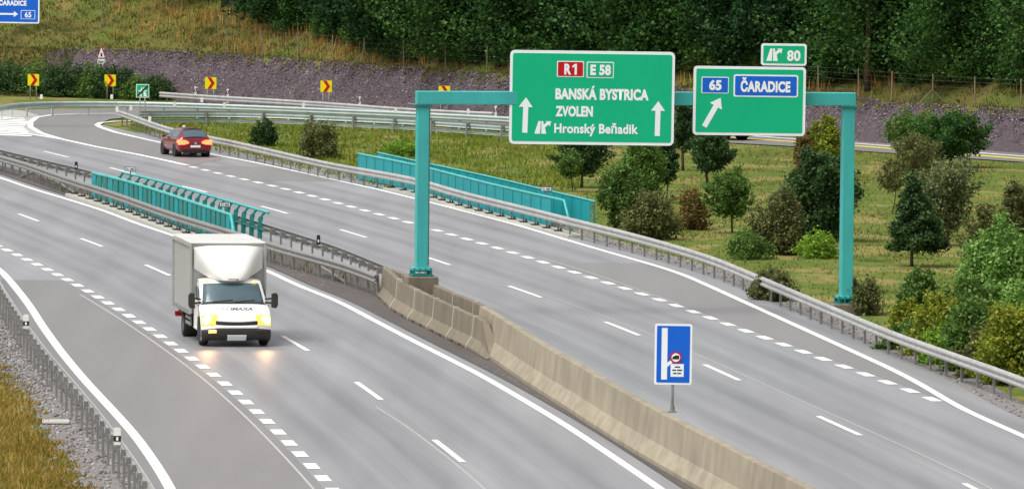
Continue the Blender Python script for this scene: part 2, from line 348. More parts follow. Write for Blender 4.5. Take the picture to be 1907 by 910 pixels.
Fq = np.stack([idx[:-1,:-1], idx[:-1,1:], idx[1:,1:], idx[1:,:-1]], -1).reshape(-1,4)
ground = raw('ground', np.stack([XX,YY,ZZ],-1).reshape(-1,3), Fq, [SOIL, HILLS, ROCKB, FLOORF])
cxq = XX.reshape(-1)[Fq].mean(1); cyq = YY.reshape(-1)[Fq].mean(1)
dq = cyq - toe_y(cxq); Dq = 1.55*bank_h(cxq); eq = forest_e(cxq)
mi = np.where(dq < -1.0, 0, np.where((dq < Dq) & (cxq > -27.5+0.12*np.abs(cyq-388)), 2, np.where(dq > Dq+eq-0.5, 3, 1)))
ground.data.polygons.foreach_set('material_index', mi.astype(np.int32)); ground.data.polygons.foreach_set('use_smooth', [True]*len(Fq))
tag(ground, 'grassy ground, meadow and hillside around the motorway', 'ground', kind='structure')

# ------------------------------------------------------------------ roads, median, ramp
left_edge = shift(L0, -0.55); right_edge = shift(R0, 1.0)
yr = np.r_[np.arange(121, 340, 1.25), 345, 352]
def ext(Q, y):                                        # line crossing, carried on straight past its ends
    i = np.argsort(Q[:,1]); q = Q[i]; v = np.interp(y, q[:,1], q[:,0]); s_ = (q[-1]-q[-6]); 
    return np.where(y > q[-1,1], q[-1,0]+(y-q[-1,1])*s_[0]/s_[1], v)
le, re_ = ext(left_edge, yr), ext(right_edge, yr); NL = 150
fr = np.linspace(0, 1, NL); RX = le[:,None]+(re_-le)[:,None]*fr[None]; RY = np.repeat(yr[:,None], NL, 1)
ii = np.arange(len(yr)*NL).reshape(len(yr), NL)
road = raw('road', np.stack([RX,RY,0*RX],-1).reshape(-1,3), np.stack([ii[:-1,:-1],ii[:-1,1:],ii[1:,1:],ii[1:,:-1]],-1).reshape(-1,4), ASPH)
ua, ub = RX-ext(L2,yr)[:,None], RX-ext(R2,yr)[:,None]; mid_ = (ext(L3,yr)+.3)[:,None]
uu = np.where(RX < mid_, ua, ub); wear = sum(np.exp(-((uu-c_)/.38)**2) for c_ in (-2.75,-1.0,.85,2.5,4.5,6.1)); oil = sum(np.exp(-((uu-c_)/.22)**2) for c_ in (-1.85,1.7))
uvl = road.data.uv_layers.new(name='lane'); lv = np.empty(len(road.data.loops), np.int32); road.data.loops.foreach_get('vertex_index', lv)
uvl.data.foreach_set('uv', np.stack([uu.ravel()[lv], RY.ravel()[lv]],-1).astype(np.float32).ravel())
at_ = road.data.attributes.new('wear', 'FLOAT', 'POINT'); at_.data.foreach_set('value', (wear*.8+oil*.5).ravel().astype(np.float32))
_n = ASPH.node_tree.nodes; _l = ASPH.node_tree.links; _b = _n['Principled BSDF']; _src = _b.inputs['Base Color'].links[0].from_socket
_a = _n.new('ShaderNodeAttribute'); _a.attribute_name = 'wear'; _uv = _n.new('ShaderNodeUVMap'); _uv.uv_map = 'lane'
def _streak(sx, sy, sc):
    mp = _n.new('ShaderNodeMapping'); mp.inputs['Scale'].default_value = (sx, sy, 1); _l.new(_uv.outputs[0], mp.inputs[0])
    t = _n.new('ShaderNodeTexNoise'); t.inputs['Scale'].default_value = sc; t.inputs['Detail'].default_value = 5; _l.new(mp.outputs[0], t.inputs['Vector']); return t.outputs['Fac']
def _m(op, a, b):
    q = _n.new('ShaderNodeMath'); q.operation = op
    for k_, v_ in enumerate((a, b)):
        if isinstance(v_, (int, float)): q.inputs[k_].default_value = v_
        else: _l.new(v_, q.inputs[k_])
    return q.outputs[0]
_f = _m('SUBTRACT', 1.0, _m('MULTIPLY', _m('MULTIPLY', _a.outputs['Fac'], _streak(1.0, .06, .9)), .55))   # tyre polished tracks, patchy along the lane
_f = _m('MULTIPLY', _f, _m('ADD', .80, _m('MULTIPLY', _streak(5.0, .05, 1.0), .42)))
_f = _m('MULTIPLY', _f, _m('ADD', .78, _m('MULTIPLY', _streak(.35, .05, 1.0), .46)))
_v = _n.new('ShaderNodeVectorMath'); _v.operation = 'SCALE'; _l.new(_src, _v.inputs[0]); _l.new(_f, _v.inputs['Scale']); _l.new(_v.outputs[0], _b.inputs['Base Color']); tag(road, 'pale grey motorway surface with two carriageways', 'road', kind='structure')
hs_n = [i for i in range(len(L1)) if L1[i][1] < 222]
ys = np.linspace(221.5, 121, 110)
def along(Q, ys): return np.stack([x_at(Q, ys), ys], 1)
strip('shoulder_lane', along(L0, ys)+[-.5,0], along(L1, ys)+[-.18,0], 0.004, ASPH_D, road)
ys = np.linspace(234, 168, 90); strip('exit_lane_surface', along(R1, ys)+[.2,0], along(R0, ys)+[-.02,0], 0.004, ASPH_D, road)
ys = np.linspace(303, 290, 20); strip('exit_lane_surface', along(R1, ys)+[.2,0], along(R0, ys)+[-.02,0], 0.004, ASPH_D, road)
ys = np.linspace(305, 121, 180)
SLOT = along(L3, ys)+np.stack([np.interp(ys,[121,185,230,305],[.62,.45,.42,.5]),0*ys],1)
medr = np.where(ys > 218, x_at(N2, ys)+.25, x_at(line([(731,500),(754,508.6),(808.6,528.6),(848.6,547),(885.7,558.6),(904,573),(963,607),(1031,650),(1103,688.6),(1246,771.5),(1515,910)], .95, post=[(9.4,120)]), ys)+.45)
median = strip('median', SLOT, np.stack([medr, ys], 1), 0.006, ASPH_M); tag(median, 'dark dusty median strip between the carriageways', 'median', kind='structure')
paint('slot_drain', SLOT, 0.07, 0.012, SEAL, median)
ramp_poly = [(350,309),(254,288.5),(114,260),(20,244),(-60,232),(-60,212),(20,207),(70,204),(130,203),(300,200),(480,205),(780,218),(945,230),(1450,252),(1600,264),(1980,291),
             (1980,307),(1600,281),(1450,271),(945,244),(780,233),(480,219),(330,218),(240,219),(205,222),(184,231),(178,235),(186,240),(214.9,249),(252.8,258),(300.8,268.5),(389,289),(420,296)]
ramp = sheet('slip_road', [G(x, y) for x, y in ramp_poly], 0.008, ASPH_D); tag(ramp, 'curving slip road leaving the motorway', 'slip road', kind='structure')
verge = sheet('verge', [*[(q[0]-.02, q[1]) for q in left_edge if q[1] < 240], *[G(x,y) for x,y in [(330,1400),(160,920),(132,858),(80,801),(57,744),(20,705),(0,683),(-60,640),(-160,600)]]], -0.012, VERGE)
tag(verge, 'grey gravel verge behind the crash barrier', 'verge', kind='structure')
verge2 = strip('verge', shift(R0, 1.0), shift(R0, 1.9), -0.012, VERGE); tag(verge2, 'grey gravel verge beside the exit lane', 'verge', kind='structure')

gs = sheet('gore_surface', [G(x,y) for x,y in [(-90,203),(40,206),(75,216),(58,226),(58,237),(76,248),(120,261),(60,252),(0,241),(-90,226)]], 0.012, mat('gore_paint', lin(166,166,158), .7, var=.15, scale=1.5), ramp)
# painted lines
paint('edge_line', L0[L0[:,1] < 262], 0.25, 0.010, PAINT, road); paint('edge_line', L3, 0.22, 0.010, PAINT, road)
paint('edge_line', R0[R0[:,1] < 336], 0.22, 0.012, PAINT, road)
nose = resample([G(x,y) for x,y in [(252.8,255.6),(214.9,246.8),(187,237.5),(180.5,232.9),(188,228.8),(214.9,226.2),(250,225)]], .5, 0)
paint('edge_line', nose, 0.3, 0.016, PAINT, ramp)
gore = resample([G(x,y) for x,y in [(349,308.2),(300,297.5),(252.8,287.4),(177,273.3),(113.8,259.4),(75.8,248),(57,237),(56,228),(68,219),(95,214.5),(140,212.5),(216,211.5)]], .5, 0)
paint('edge_line', gore, 0.3, 0.016, PAINT, ramp)
mainl = resample([G(x,y) for x,y in [(-80,226),(0,239.5),(50.6,249.3),(101,257.4),(120,260.6)]], 1, 0)
paint('edge_line', mainl, 0.26, 0.014, PAINT, road)
for k in range(11):                                   # hatching of the gore
    t = k/10; a = G(-40+95*t, 231-0*t+15*t+2*(1-t)); y0 = 219+t*33; x1 = 50-abs(t-.25)*30+60*max(0,t-.5)
    A = G(-60, y0-1.5); B = G(x1, y0+2.5); d = Vector((0, .55, 0))
    raw('hatch_stripe', [(*A.xy, .015), (*B.xy, .015), (B.x, B.y+1.3, .015), (A.x, A.y+1.3, .015)], [(0,1,2,3)], PAINT, road)
def dash(Q, t, ln, wd, z=0.010, name='lane_dash'):
    ts = np.linspace(t-ln/2, t+ln/2, 3); P = np.array([at_len(Q, q) for q in ts]); nn = normals(P)
    return raw(name, np.c_[np.r_[P+nn*wd/2, P-nn*wd/2], np.full(6, z)], [(0,1,4,3),(1,2,5,4)], PAINT, road)
def t_of(Q, p): return arclen(Q)[np.argmin((Q[:,0]-p[0])**2+(Q[:,1]-p[1])**2)]
def t_y(Q, y): i = np.argsort(Q[:,1]); return np.interp(y, Q[i,1], arclen(Q)[i])
for q in LB: dash(L1, t_y(L1, G(*q).y), 1.42, 0.30, name='broad_dash')
for k in range(1, 6): dash(L1, t_y(L1, G(*LB[-1]).y)+3.0*k, 1.42, 0.30, name='broad_dash')
for k in range(1, 4): dash(L1, t_y(L1, G(*LB[0]).y)-2.75*k, 1.42, 0.30, name='broad_dash')
ta, tb = t_y(R1, G(*RBp[0]).y), t_y(R1, G(*RBp[-1]).y); nd = round((tb-ta)/2.78)
for k in range(-4, nd+1): dash(R1, ta+(tb-ta)*k/nd, 1.4, 0.30, name='broad_dash')
for a, b in [(277,271.5),(261.6,256.6),(245.5,240.6),(230.2,224.5),(213.2,207.8),(196.9,191.2),(180,174.3),(162.5,156.6),(145,139)]:
    dash(L2, (t_y(L2,a)+t_y(L2,b))/2, abs(t_y(L2,a)-t_y(L2,b)), 0.15)
for a, b in [(316.1,310.2),(300.3,294.8),(284.5,279.5),(269,263.8),(252.9,247.9),(237.2,231.8),(220.8,215.3),(204.3,198.7),(187.5,182),(170.5,165),(152.5,146.8)]:
    dash(R2, (t_y(R2,a)+t_y(R2,b))/2, abs(t_y(R2,a)-t_y(R2,b)), 0.15)
jr = line([(880,517),(960,540),(1030,553.5),(1100,580),(1215,623),(1675,827),(1850,910)], smooth=1, post=[(12.6,130)])
paint('surface_joint', jr, 0.05, 0.009, JOINT, road)
jl = line([(700,757),(760,795),(830,848),(900,906)], smooth=1, post=[(2.2,120)]); paint('surface_joint', jl, 0.05, 0.009, JOINT, road)
jb = shift(L1[(L1[:,1] < 215)], -0.42); paint('surface_joint', jb, 0.06, 0.009, JOINT, road)
je = line([(1002,478),(1100,508),(1180,536),(1265,566)], smooth=0); paint('surface_joint', je, 0.05, 0.009, JOINT, road)
paint('edge_line', line([(1300,247),(1450,257),(1600,268),(1980,297)], smooth=0), 0.4, 0.016, PAINT, ramp)
paint('edge_line', line([(1300,252),(1450,262.5),(1600,272.5),(1980,302)], smooth=0), 0.55, 0.016, YPAINT, ramp)

# bridge kerbs
def kerb(Q, a, b, h, label):
    o = thing('bridge_kerb', (Q[0][0], Q[0][1], 0), label, 'kerb')
    MB().sweep([(a,-.02),(b,-.02),(b,h),(a,h)], [(*q,0) for q in Q], normals(Q)).build('kerb_block', CONC_L, o, world=True); return o
kn = N1[(N1[:,1] < 276) & (N1[:,1] > 240)]; kerb(kn, -.2, .45, .10, 'pale concrete bridge kerb under the median crash barrier')
kd = RAILD[(RAILD[:,1] < 284) & (RAILD[:,1] > 249)]; kerb(kd, -.12, .5, .10, 'pale concrete bridge kerb under the barrier by the turquoise parapet')

# ------------------------------------------------------------------ crash barriers
WB = [(0,-.31),(.045,-.295),(.075,-.25),(.075,-.215),(.02,-.175),(.02,-.135),(.075,-.095),(.075,-.06),(.045,-.015),(0,0)]
def wprofile(face, hb=1.0):
    f = [(face*(a+.05), z*hb) for a, z in WB]; b = [(face*(a+.038), z*.98*hb-.003) for a, z in WB[::-1]]; return f+b
def cpost(h, wx=.06, wy=.10):
    m = MB(); m.prism([(-wx,-.05),(wx,-.05),(wx,h),(-wx,h)], -wy/2, wy/2); return m.mesh('post')
def guardrail(label, Q, face, mats=(GALV, GALV_D), spacing=2.0, tops=(.75,), skip=None, plates=None, group=None, hb=1.0):
    root = thing('crash_barrier', (Q[0][0], Q[0][1], 0), label, 'crash barrier', group)
    T = arclen(Q)[-1]; N = normals(Q); A = arclen(Q); off = root.location
    pm = cpost(.70, .028, .09); pm.materials.append(mats[1])
    bl = MB().box((0,0,0),(.10,.14,.20)).mesh('spacer'); bl.materials.append(mats[1])
    pl = MB().box((0,0,.03),(.30,.30,.03)).box((.1,0,.07),(.03,.2,.1)).mesh('base_plate'); pl.materials.append(PLASTIC)
    for ti, top in enumerate(tops):
        t = 0.0
        while t < T-.3:
            t1 = min(t+4.0, T); ts = np.linspace(t, t1-0.012, 5)
            P = np.stack([np.interp(ts,A,Q[:,0]), np.interp(ts,A,Q[:,1])],1); nn = np.stack([np.interp(ts,A,N[:,0]), np.interp(ts,A,N[:,1])],1)
            MB().sweep(wprofile(face, hb if ti else 1.0), [(*q, top) for q in P], nn).build('beam', mats[0], root, world=True)
            t = t1
    t = 0.5
    while t < T:
        q = at_len(Q, t); i = min(np.searchsorted(A, t), len(N)-1); n = N[i]
        rz = math.atan2(n[1], n[0])
        if skip is None or not skip(q):
            b = q - n*face*.10
            inst(pm, 'post', root, (b[0]-off.x, b[1]-off.y, 0), rz)
            s_ = q - n*face*.0
            inst(bl, 'spacer', root, (s_[0]-off.x, s_[1]-off.y, .59), rz)
            if plates and plates(q): inst(pl, 'base_plate', root, (b[0]-off.x, b[1]-off.y, .10), rz)
        t += spacing
    return root
guardrail('galvanised crash barrier with close posts beside the gravel verge and dry grass', RAILE, 1, (GALV, GALV_D), 1.9)
guardrail('weathered median crash barrier on the side facing the white box truck', N1, -1, (GALV_D, GALV_D), 2.0, plates=lambda q: 240 < q[1] < 276)
guardrail('median crash barrier on the side facing the exit carriageway', N2, 1, (GALV_D, GALV_D), 2.0, skip=lambda q: 242 < q[1] < 274)
guardrail('long crash barrier running past the turquoise bridge parapet and meadow', RAILD, -1, (GALV, GALV_D), 2.0, plates=lambda q: 250 < q[1] < 284)
guardrail('pale crash barrier around the outer bend of the slip road', RAILB, -1, (GALV_G, GALV_G), 2.0)
guardrail('crash barrier at the foot of the crushed rock slope', RAILA, -1, (GALV, GALV_D), 4.0)
guardrail('double beam crash barrier on the inner side of the slip road', RAILC, 1, (GALV_G, GALV_D), 3.0, tops=(.75,.33), hb=.5)
# buried anchor ends of the median barrier
for pts, lab in (([(38,330),(65,322),(110,340),(140,360)], 'bent steel barrier anchor lying below the median rail near the bridge'), ([(598,497),(612,505),(646,527)], 'bent steel barrier anchor lying by the concrete barriers')):
    P = [G(x, y, z) for (x, y), z in zip(pts, [.05,.22,.2,.03] if len(pts) == 4 else [.25,.18,.03])]
    o = MB().tube(P, .05, 8).build('rail_anchor', GALV_D); tag(o, lab, 'barrier anchor')

# ------------------------------------------------------------------ turquoise bridge parapets
def parapet(label, picks, H, pw, tube_r, slope_end, gap, m_panel=TURQ_B):
    Q = resample([G(x, y, H) for x, y in picks], 1.0, 1); root = thing('bridge_parapet', (Q[0][0],Q[0][1],0), label, 'parapet')
    T = arclen(Q)[-1]; n = int(T/pw); off = root.location
    for k in range(n):
        a, b = at_len(Q, k*pw+gap/2), at_len(Q, (k+1)*pw-gap/2); mz = H-.08
        if slope_end and k == n-1: continue
        MB().bar((a[0],a[1],mz/2+.04),(b[0],b[1],mz/2+.04), .03, mz).build('panel', m_panel, root, world=True)
        MB().bar((a[0],a[1],-.04),(a[0]+.001,a[1],H-.03), .07).build('post', TURQ_D, root, world=True)
    P = [(q[0],q[1],H) for q in Q]
    if slope_end:
        e = at_len(Q, T-.05); P[-1] = (e[0],e[1],H); f = Q[-1] + (Q[-1]-Q[-3])*.55; P += [(f[0],f[1],.05)]
    else:
        f = Q[-1]; MB().bar((f[0],f[1],-.04),(f[0]+.001,f[1],H-.03), .07).build('post', TURQ_D, root, world=True)
    MB().tube(P, tube_r, 8).build('handrail', TURQ, root, world=True, smooth=True); return root
parapet('turquoise panelled bridge parapet with a handrail that slopes down at its end', [(667,286),(779,308),(880,334),(920,344),(1007,364),(1051,373)], 1.1, 1.6, .05, True, .03)
parapet('turquoise panelled bridge parapet with square end beside the meadow trees', [(703,284),(779,301),(880,322),(920,331),(1107,375)], 1.1, 1.6, .04, False, .02)
# median parapet, near row: closed slats; far row: open bent posts
Q = resample([G(x,y,1.1) for x,y in [(172,322),(240,338),(300,357),(430,400)]], 1.0, 1)
root = thing('bridge_parapet', (Q[0][0],Q[0][1],0), 'turquoise slatted bridge parapet along the median', 'parapet'); T = arclen(Q)[-1]
k = 0.0
while k < T-.6:
    a, b = at_len(Q, k), at_len(Q, k+.78); MB().bar((a[0],a[1],.56),(b[0],b[1],.56), .05, .98).build('slat', TURQ_D if int(k) % 3 else TURQ_B, root, world=True); k += 1.08
MB().tube([(q[0],q[1],1.1) for q in Q]+[(*(Q[-1]+(Q[-1]-Q[-3])*.6), .05)], .06, 8).build('handrail', TURQ, root, world=True, smooth=True)
Q = resample([G(x,y,1.15) for x,y in [(228,322),(290,336),(400,368),(500,397)]], 1.0, 1)
root = thing('bridge_parapet', (Q[0][0],Q[0][1],0), 'turquoise open bridge parapet of bent posts along the median', 'parapet'); T = arclen(Q)[-1]
t = 0.05
while t < T:
    q = at_len(Q, t); n = normals(Q)[min(int(t), len(Q)-1)]
    m = MB(); pr = [(q[0]-n[0]*a, q[1]-n[1]*a, z) for a, z in ((.16,-.04),(.16,.80),(.12,.98),(.04,1.09),(0,1.13))]
    for u, v in zip(pr[:-1], pr[1:]): m.bar(u, v, .17, .07)
    m.build('post', TURQ_D, root, world=True); t += 1.62
MB().tube([(q[0],q[1],1.17) for q in Q], .05, 8).build('handrail', TURQ, root, world=True, smooth=True)
MB().tube([(q[0],q[1],.55) for q in shift(Q,-.16)], .03, 6).build('lower_rail', TURQ_D, root, world=True, smooth=True)

# ------------------------------------------------------------------ concrete barriers
NJ = [(-.30,0),(.30,0),(.30,.09),(.13,.34),(.08,.92),(-.08,.92),(-.13,.34),(-.30,.09)]
def nj(label, a, b, group=None, slope=False, scale=1.0):
    a, b = Vector(a), Vector(b); o = thing('concrete_barrier', (a.x,a.y,0), label, 'barrier', group)
    d = b-a; n = Vector((-d.y, d.x)).normalized(); L_ = d.length; P = []
    prof = [(x, z*scale) for x, z in NJ]
    m = MB()
    if slope:
        c = a + d*.45; m.sweep(prof, [(a.x,a.y,0),(c.x,c.y,0)], [n,n])
        lo = [(x*(1 if z < .1 else 1.5), min(z, .05)) for x, z in prof]
        o1 = len(m.v)
        for q, pf in ((c, prof), (b, lo)):
            for x, z in pf: m.v.append(Vector((q.x+n.x*x, q.y+n.y*x, z)))
        k = len(prof)
        for i in range(k): m.f.append([o1+i, o1+(i+1) % k, o1+k+(i+1) % k, o1+k+i])
        m.f.append([o1+k+i for i in range(k)])
    else: m.sweep(prof, [(a.x,a.y,0),(b.x-d.x*.012,b.y-d.y*.012,0)], [n,n])
    m.build('block', CONC, o, world=True, bevel=.03)
    if not slope: MB().sweep([(x*1.03, z*1.012) for x, z in prof], [(b.x-d.x*.011,b.y-d.y*.011,0),(b.x+d.x*.011,b.y+d.y*.011,0)], [n,n]).build('joint', CONC_L, o, world=True)
    mm = MB()                                         # drainage slots at the foot
    if not slope:
        for t in (.3, .7):
            q = a + d*t; mm.box((q.x-n.x*.303, q.y-n.y*.303, .04), (.02,.22,.07), math.atan2(n.y,n.x)); 
        mm.build('drain_slot', BLACK, o, world=True)
    return o
nb = [G(x,y) for x,y in [(699,550),(725.7,575.7),(758.6,595.7),(794,613),(830,631),(867,648.6),(903,668.6)]]
nb = [q.xy + Vector((.30,.05)) for q in nb]; nb[-1] = nb[-2] + (nb[-1]-nb[-2])*1.05
for i in range(6):
    nj(['precast concrete block joined to the median crash barrier end, before the gantry foot','fourth precast concrete block counted from the sloping end, before the gantry foot','third precast concrete block counted from the sloping end, before the gantry foot','second precast concrete block counted from the sloping end, before the gantry foot','precast concrete block directly joined to the sloping end block','precast concrete barrier block whose end slopes to the ground'][i], nb[i], nb[i+1], 'precast blocks before the gantry foot', slope=(i == 5))
fb = [G(x,y,.92).xy for x,y in [(729,500),(754,508.6),(808.6,528.6),(848.6,546),(887,561),(904,570)]]
for i in range(5): nj(['precast block behind the gantry foot, joined to the far median rail','precast block directly behind the gantry pedestal','precast block just past the gantry pedestal, towards the long wall','longer precast block beside the short one at the long wall','short precast block that meets the long median wall'][i], fb[i], fb[i+1], 'precast blocks behind the gantry foot')
WT = line([(904,570),(963,607),(1031,650),(1103,688.6),(1130.8,708),(1246,771.5),(1515,910)], 1.1, post=[(9.4,120)])
WP = [(-.42,0),(.42,0),(.42,.10),(.20,.42),(.11,1.1),(-.11,1.1),(-.20,.42),(-.42,.10)]
root = thing('concrete_wall', (WT[0][0],WT[0][1],0), 'long cast concrete median wall with stained face below the blue lane sign', 'wall')
MB().sweep(WP, [(*q,0) for q in shift(WT,-.05)], normals(WT)).build('wall_body', CONC_W, root, world=True)

# ------------------------------------------------------------------ lettering and signs
def text_mesh(s, bold=0.02):
    cu = bpy.data.curves.new('text', 'FONT'); cu.body = s; cu.size = 1.0; cu.offset = bold; cu.resolution_u = 4; cu.extrude = 0.0; cu.space_character = 1.05
    ob = bpy.data.objects.new('text', cu); COL.objects.link(ob); dg = bpy.context.evaluated_depsgraph_get()
    me = bpy.data.meshes.new_from_object(ob.evaluated_get(dg)); bpy.data.objects.remove(ob); return me
class Sign:
    """board drawn from its picture box; local x right, z up, face towards -y"""
    def __init__(s, root, cx, cy, ppm, y=0.0, z=0.0): s.r, s.cx, s.cy, s.k, s.y, s.z = root, cx, cy, ppm, y, z
    def p(s, px, py): return ((px-s.cx)/s.k, (s.cy-py)/s.k + s.z)
    def rrect(s, x0, y0, x1, y1, r, n=5):
        a, b = s.p(x0, y1), s.p(x1, y0); r /= s.k; out = []
        for (cx, cz, t0) in ((b[0]-r,b[1]-r,0),(a[0]+r,b[1]-r,90),(a[0]+r,a[1]+r,180),(b[0]-r,a[1]+r,270)):
            for i in range(n+1): t = math.radians(t0+90*i/n); out.append((cx+r*math.cos(t), cz+r*math.sin(t)))
        return out
    def board(s, name, x0, y0, x1, y1, r, m, lift, th=0.004, parent=None):
        return MB().prism(s.rrect(x0,y0,x1,y1,r), s.y-lift-th, s.y-lift).build(name, m, parent or s.r)
    def poly(s, name, pts, m, lift, parent=None):
        return MB().prism([s.p(*q) for q in pts], s.y-lift-.004, s.y-lift).build(name, m, parent or s.r)
    def text(s, body, x0, y0, x1, y1, m, lift, bold=0.03, parent=None, shear=0.0):
        me = text_mesh(body, bold); n = len(me.vertices); co = np.empty(n*3, np.float32); me.vertices.foreach_get('co', co); co = co.reshape(-1,3)
        lo, hi = co.min(0), co.max(0); a, b = s.p(x0,y1), s.p(x1,y0); out = np.empty_like(co)
        out[:,0] = a[0]+(co[:,0]-lo[0])/(hi[0]-lo[0])*(b[0]-a[0]); out[:,2] = a[1]+(co[:,1]-lo[1])/(hi[1]-lo[1])*(b[1]-a[1]); out[:,1] = s.y-lift-.004
        out[:,0] += shear*(out[:,2]-a[1])
        me.vertices.foreach_set('co', out.ravel()); me.update(); me.materials.clear(); me.materials.append(m)
        o = bpy.data.objects.new('lettering', me); COL.objects.link(o); o.parent = parent or s.r; return o
    def arrow(s, x0, y0, x1, y1, wsh, whd, lhd, m, lift):          # from tail to tip
        d = Vector((x1-x0, y1-y0)); L_ = d.length; d.normalize(); n = Vector((-d.y, d.x)); b = Vector((x1,y1)) - d*lhd; t = Vector((x0,y0)); e = Vector((x1,y1))
        return s.poly('arrow', [tuple(q) for q in (t+n*wsh/2, b+n*wsh/2, b+n*whd/2, e, b-n*whd/2, b-n*wsh/2, t-n*wsh/2)], m, lift)
    def exit_mark(s, x0, y0, x1, y1, m, lift):                      # motorway band with a branch to the right
        X = lambda t: x0+(x1-x0)*t
        Y = lambda t: y0+(y1-y0)*t
        s.poly('exit_symbol', [(X(0),Y(1)),(X(.24),Y(0)),(X(.38),Y(0)),(X(.34),Y(1))], m, lift)
        s.poly('exit_symbol', [(X(.42),Y(1)),(X(.42),Y(0)),(X(.52),Y(0)),(X(.56),Y(.28)),(X(.74),Y(.08)),(X(.66),Y(0)),(X(1),Y(0)),(X(.93),Y(.42)),(X(.85),Y(.27)),(X(.64),Y(.5)),(X(.72),Y(1))], m, lift)

# ------------------------------------------------------------------ gantry
GY = 207.0
base = V(783, 575, GY); PX = V(784, 515, GY).x; PZ = 1.18
topL = V(789, 171, GY); RPX = V(1576, 470, GY+2.4).x; GR = math.atan2(2.4, RPX-PX)
ppm = FPX/GY*1.0
root = thing('sign_gantry', (PX, GY, 0), 'turquoise steel portal gantry spanning the exit carriageway', 'gantry', rz=GR)
span = (RPX-PX)/math.cos(GR); ZT = topL.z
pole_lean = 0.0
MB().box((0,0,(PZ+.12+ZT-.42)/2),(.36,.40,ZT-.42-PZ-.12)).build('post', TURQ, root, bevel=.02)
MB().box((span,0,(ZT-.42)/2+.2),(.36,.40,ZT-.42-.4)).build('post', TURQ, root, bevel=.02)
MB().box((span/2,0,ZT-.18),(span+.40,.40,.40)).build('beam', TURQ, root, bevel=.02)
for x in (0, span):
    MB().box((x,0,ZT-.40),(.52,.5,.045)).box((x,0,ZT-.448),(.50,.48,.035)).build('flange', TURQ_D, root)
    z0 = PZ if x == 0 else .3
    m = MB().box((x,0,z0+.02),(.66,.64,.045))
    for sx in (-.26,-.09,.09,.26):
        m.box((x+sx,-.26,z0+.14),(.03,.09,.2))
    for sy in (-.22,.22): m.box((x-.26,sy,z0+.14),(.09,.03,.2)).box((x+.26,sy,z0+.14),(.09,.03,.2))
    m.build('base_plate', TURQ_D, root)
    MB().box((x,0,z0+.20),(.60,.58,.08)).build('base_collar', TURQ, root, bevel=.01)
MB().tube([(-.20,-.05,ZT-.40),(-.46,-.05,ZT-.36)], .03, 8).build('cable_stub', SBACK, root)
for f_ in (.30,.72):
    for dx_ in (-.025,.025): MB().box((span*f_+dx_,0,ZT-.18),(.04,.48,.48)).build('splice_flange', TURQ_D, root)
MB().tube([(.205,-.10,PZ+.3),(.205,-.10,ZT-.5)], .02, 6).build('cable_conduit', GALV_D, root)
for x in (0, span):
    for i_ in range(4): MB().lathe([(.001,.03),(.022,.028),(.024,0)], (x-.21+.14*i_,-.235,ZT-.378), 'Z', 8).build('bolt', GALV_D, root)
ped = thing('gantry_pedestal', (PX, GY, 0), 'stained concrete pedestal under the gantry post', 'pedestal', rz=GR)
MB().box((0,0,PZ/2-.02),(.94,.90,PZ)).build('pedestal_block', CONC, ped, bevel=.03)
ped2 = thing('gantry_pedestal', (PX+math.cos(GR)*span, GY+math.sin(GR)*span, 0), 'low concrete pedestal under the roadside gantry post', 'pedestal', rz=GR)
MB().box((0,0,.13),(.94,.90,.34)).build('pedestal_block', CONC, ped2, bevel=.03)
def gantry_sign(x0, y0, x1, y1, label, depth=.40):
    cx, cy = (x0+x1)/2, (y0+y1)/2
    f = ((cx-788)/(1582-788)); Y = GY + 2.4*f - depth
    c = V(cx, cy, Y); k = FPX/(Y*cP)
    r = thing('road_sign', (c.x, Y, c.z), label, 'sign', rz=GR*.5); r.rotation_euler = (0, ROLL*.6, GR*.5)
    return r, Sign(r, cx, cy, k)
r, s = gantry_sign(948, 95, 1257, 270, 'large green motorway direction sign with two upward arrows on the gantry')
s.board('back_panel', 948,95,1257,270, 9, SBACK, -.06, .05); s.board('border', 948,95,1257,270, 9, SWHITE, 0, .012); s.board('face', 953,100.5,1252,264.5, 4, SGREEN, .014)
m = MB()
for t in (-.35,0,.35): MB().box((t*4.9,.12,0),(.10,.10,2.6)).build('mounting_rail', TURQ_D, r)
bd = s.board('badge', 1035.8,114.3,1086.3,144.2, 2, SWHITE, .02); s.board('badge_field', 1037.6,116.1,1084.5,142.4, 1.5, SRED, .026, parent=bd); s.text('R', 1049.5,119.4,1062.5,139.6, SWHITE, .032, .05, parent=bd); s.poly('lettering', [(1073,139.6),(1068.8,139.6),(1068.8,124.6),(1064.6,126.8),(1064.6,123.2),(1069.8,119.4),(1073,119.4)], SWHITE, .032, parent=bd)
bd = s.board('badge', 1091.4,115,1142.4,145.4, 2, SWHITE, .02); s.board('badge_field', 1093.2,116.8,1140.6,143.6, 1.5, SGREEN, .026, parent=bd); s.text('E 58', 1098.5,120.2,1136.9,140.2, SWHITE, .032, .05, parent=bd)
s.text('BANSKÁ BYSTRICA', 1033.7,160.2,1208.7,186.4, SWHITE, .02, .05); s.text('ZVOLEN', 1034.3,197.8,1104.5,218, SWHITE, .02, .05); s.text('Hronský Beňadik', 1032.5,229.0,1190,254.4, SWHITE, .02, .032)
s.arrow(977.5,249,978.8,183, 9.6, 26, 18, SWHITE, .02); s.arrow(1226,252,1227,187, 9.6, 26, 18, SWHITE, .02); s.exit_mark(995.3,227,1026.5,250.5, SWHITE, .02)
r, s = gantry_sign(1290, 124, 1501, 252.5, 'green exit sign with blue town panel and slanted arrow on the gantry')
s.board('back_panel', 1290,124,1501,252.5, 7, SBACK, -.06, .05); s.board('border', 1290,124,1501,252.5, 7, SWHITE, 0, .012); s.board('face', 1295,129,1496,247.5, 3, SGREEN, .014)
m = MB()
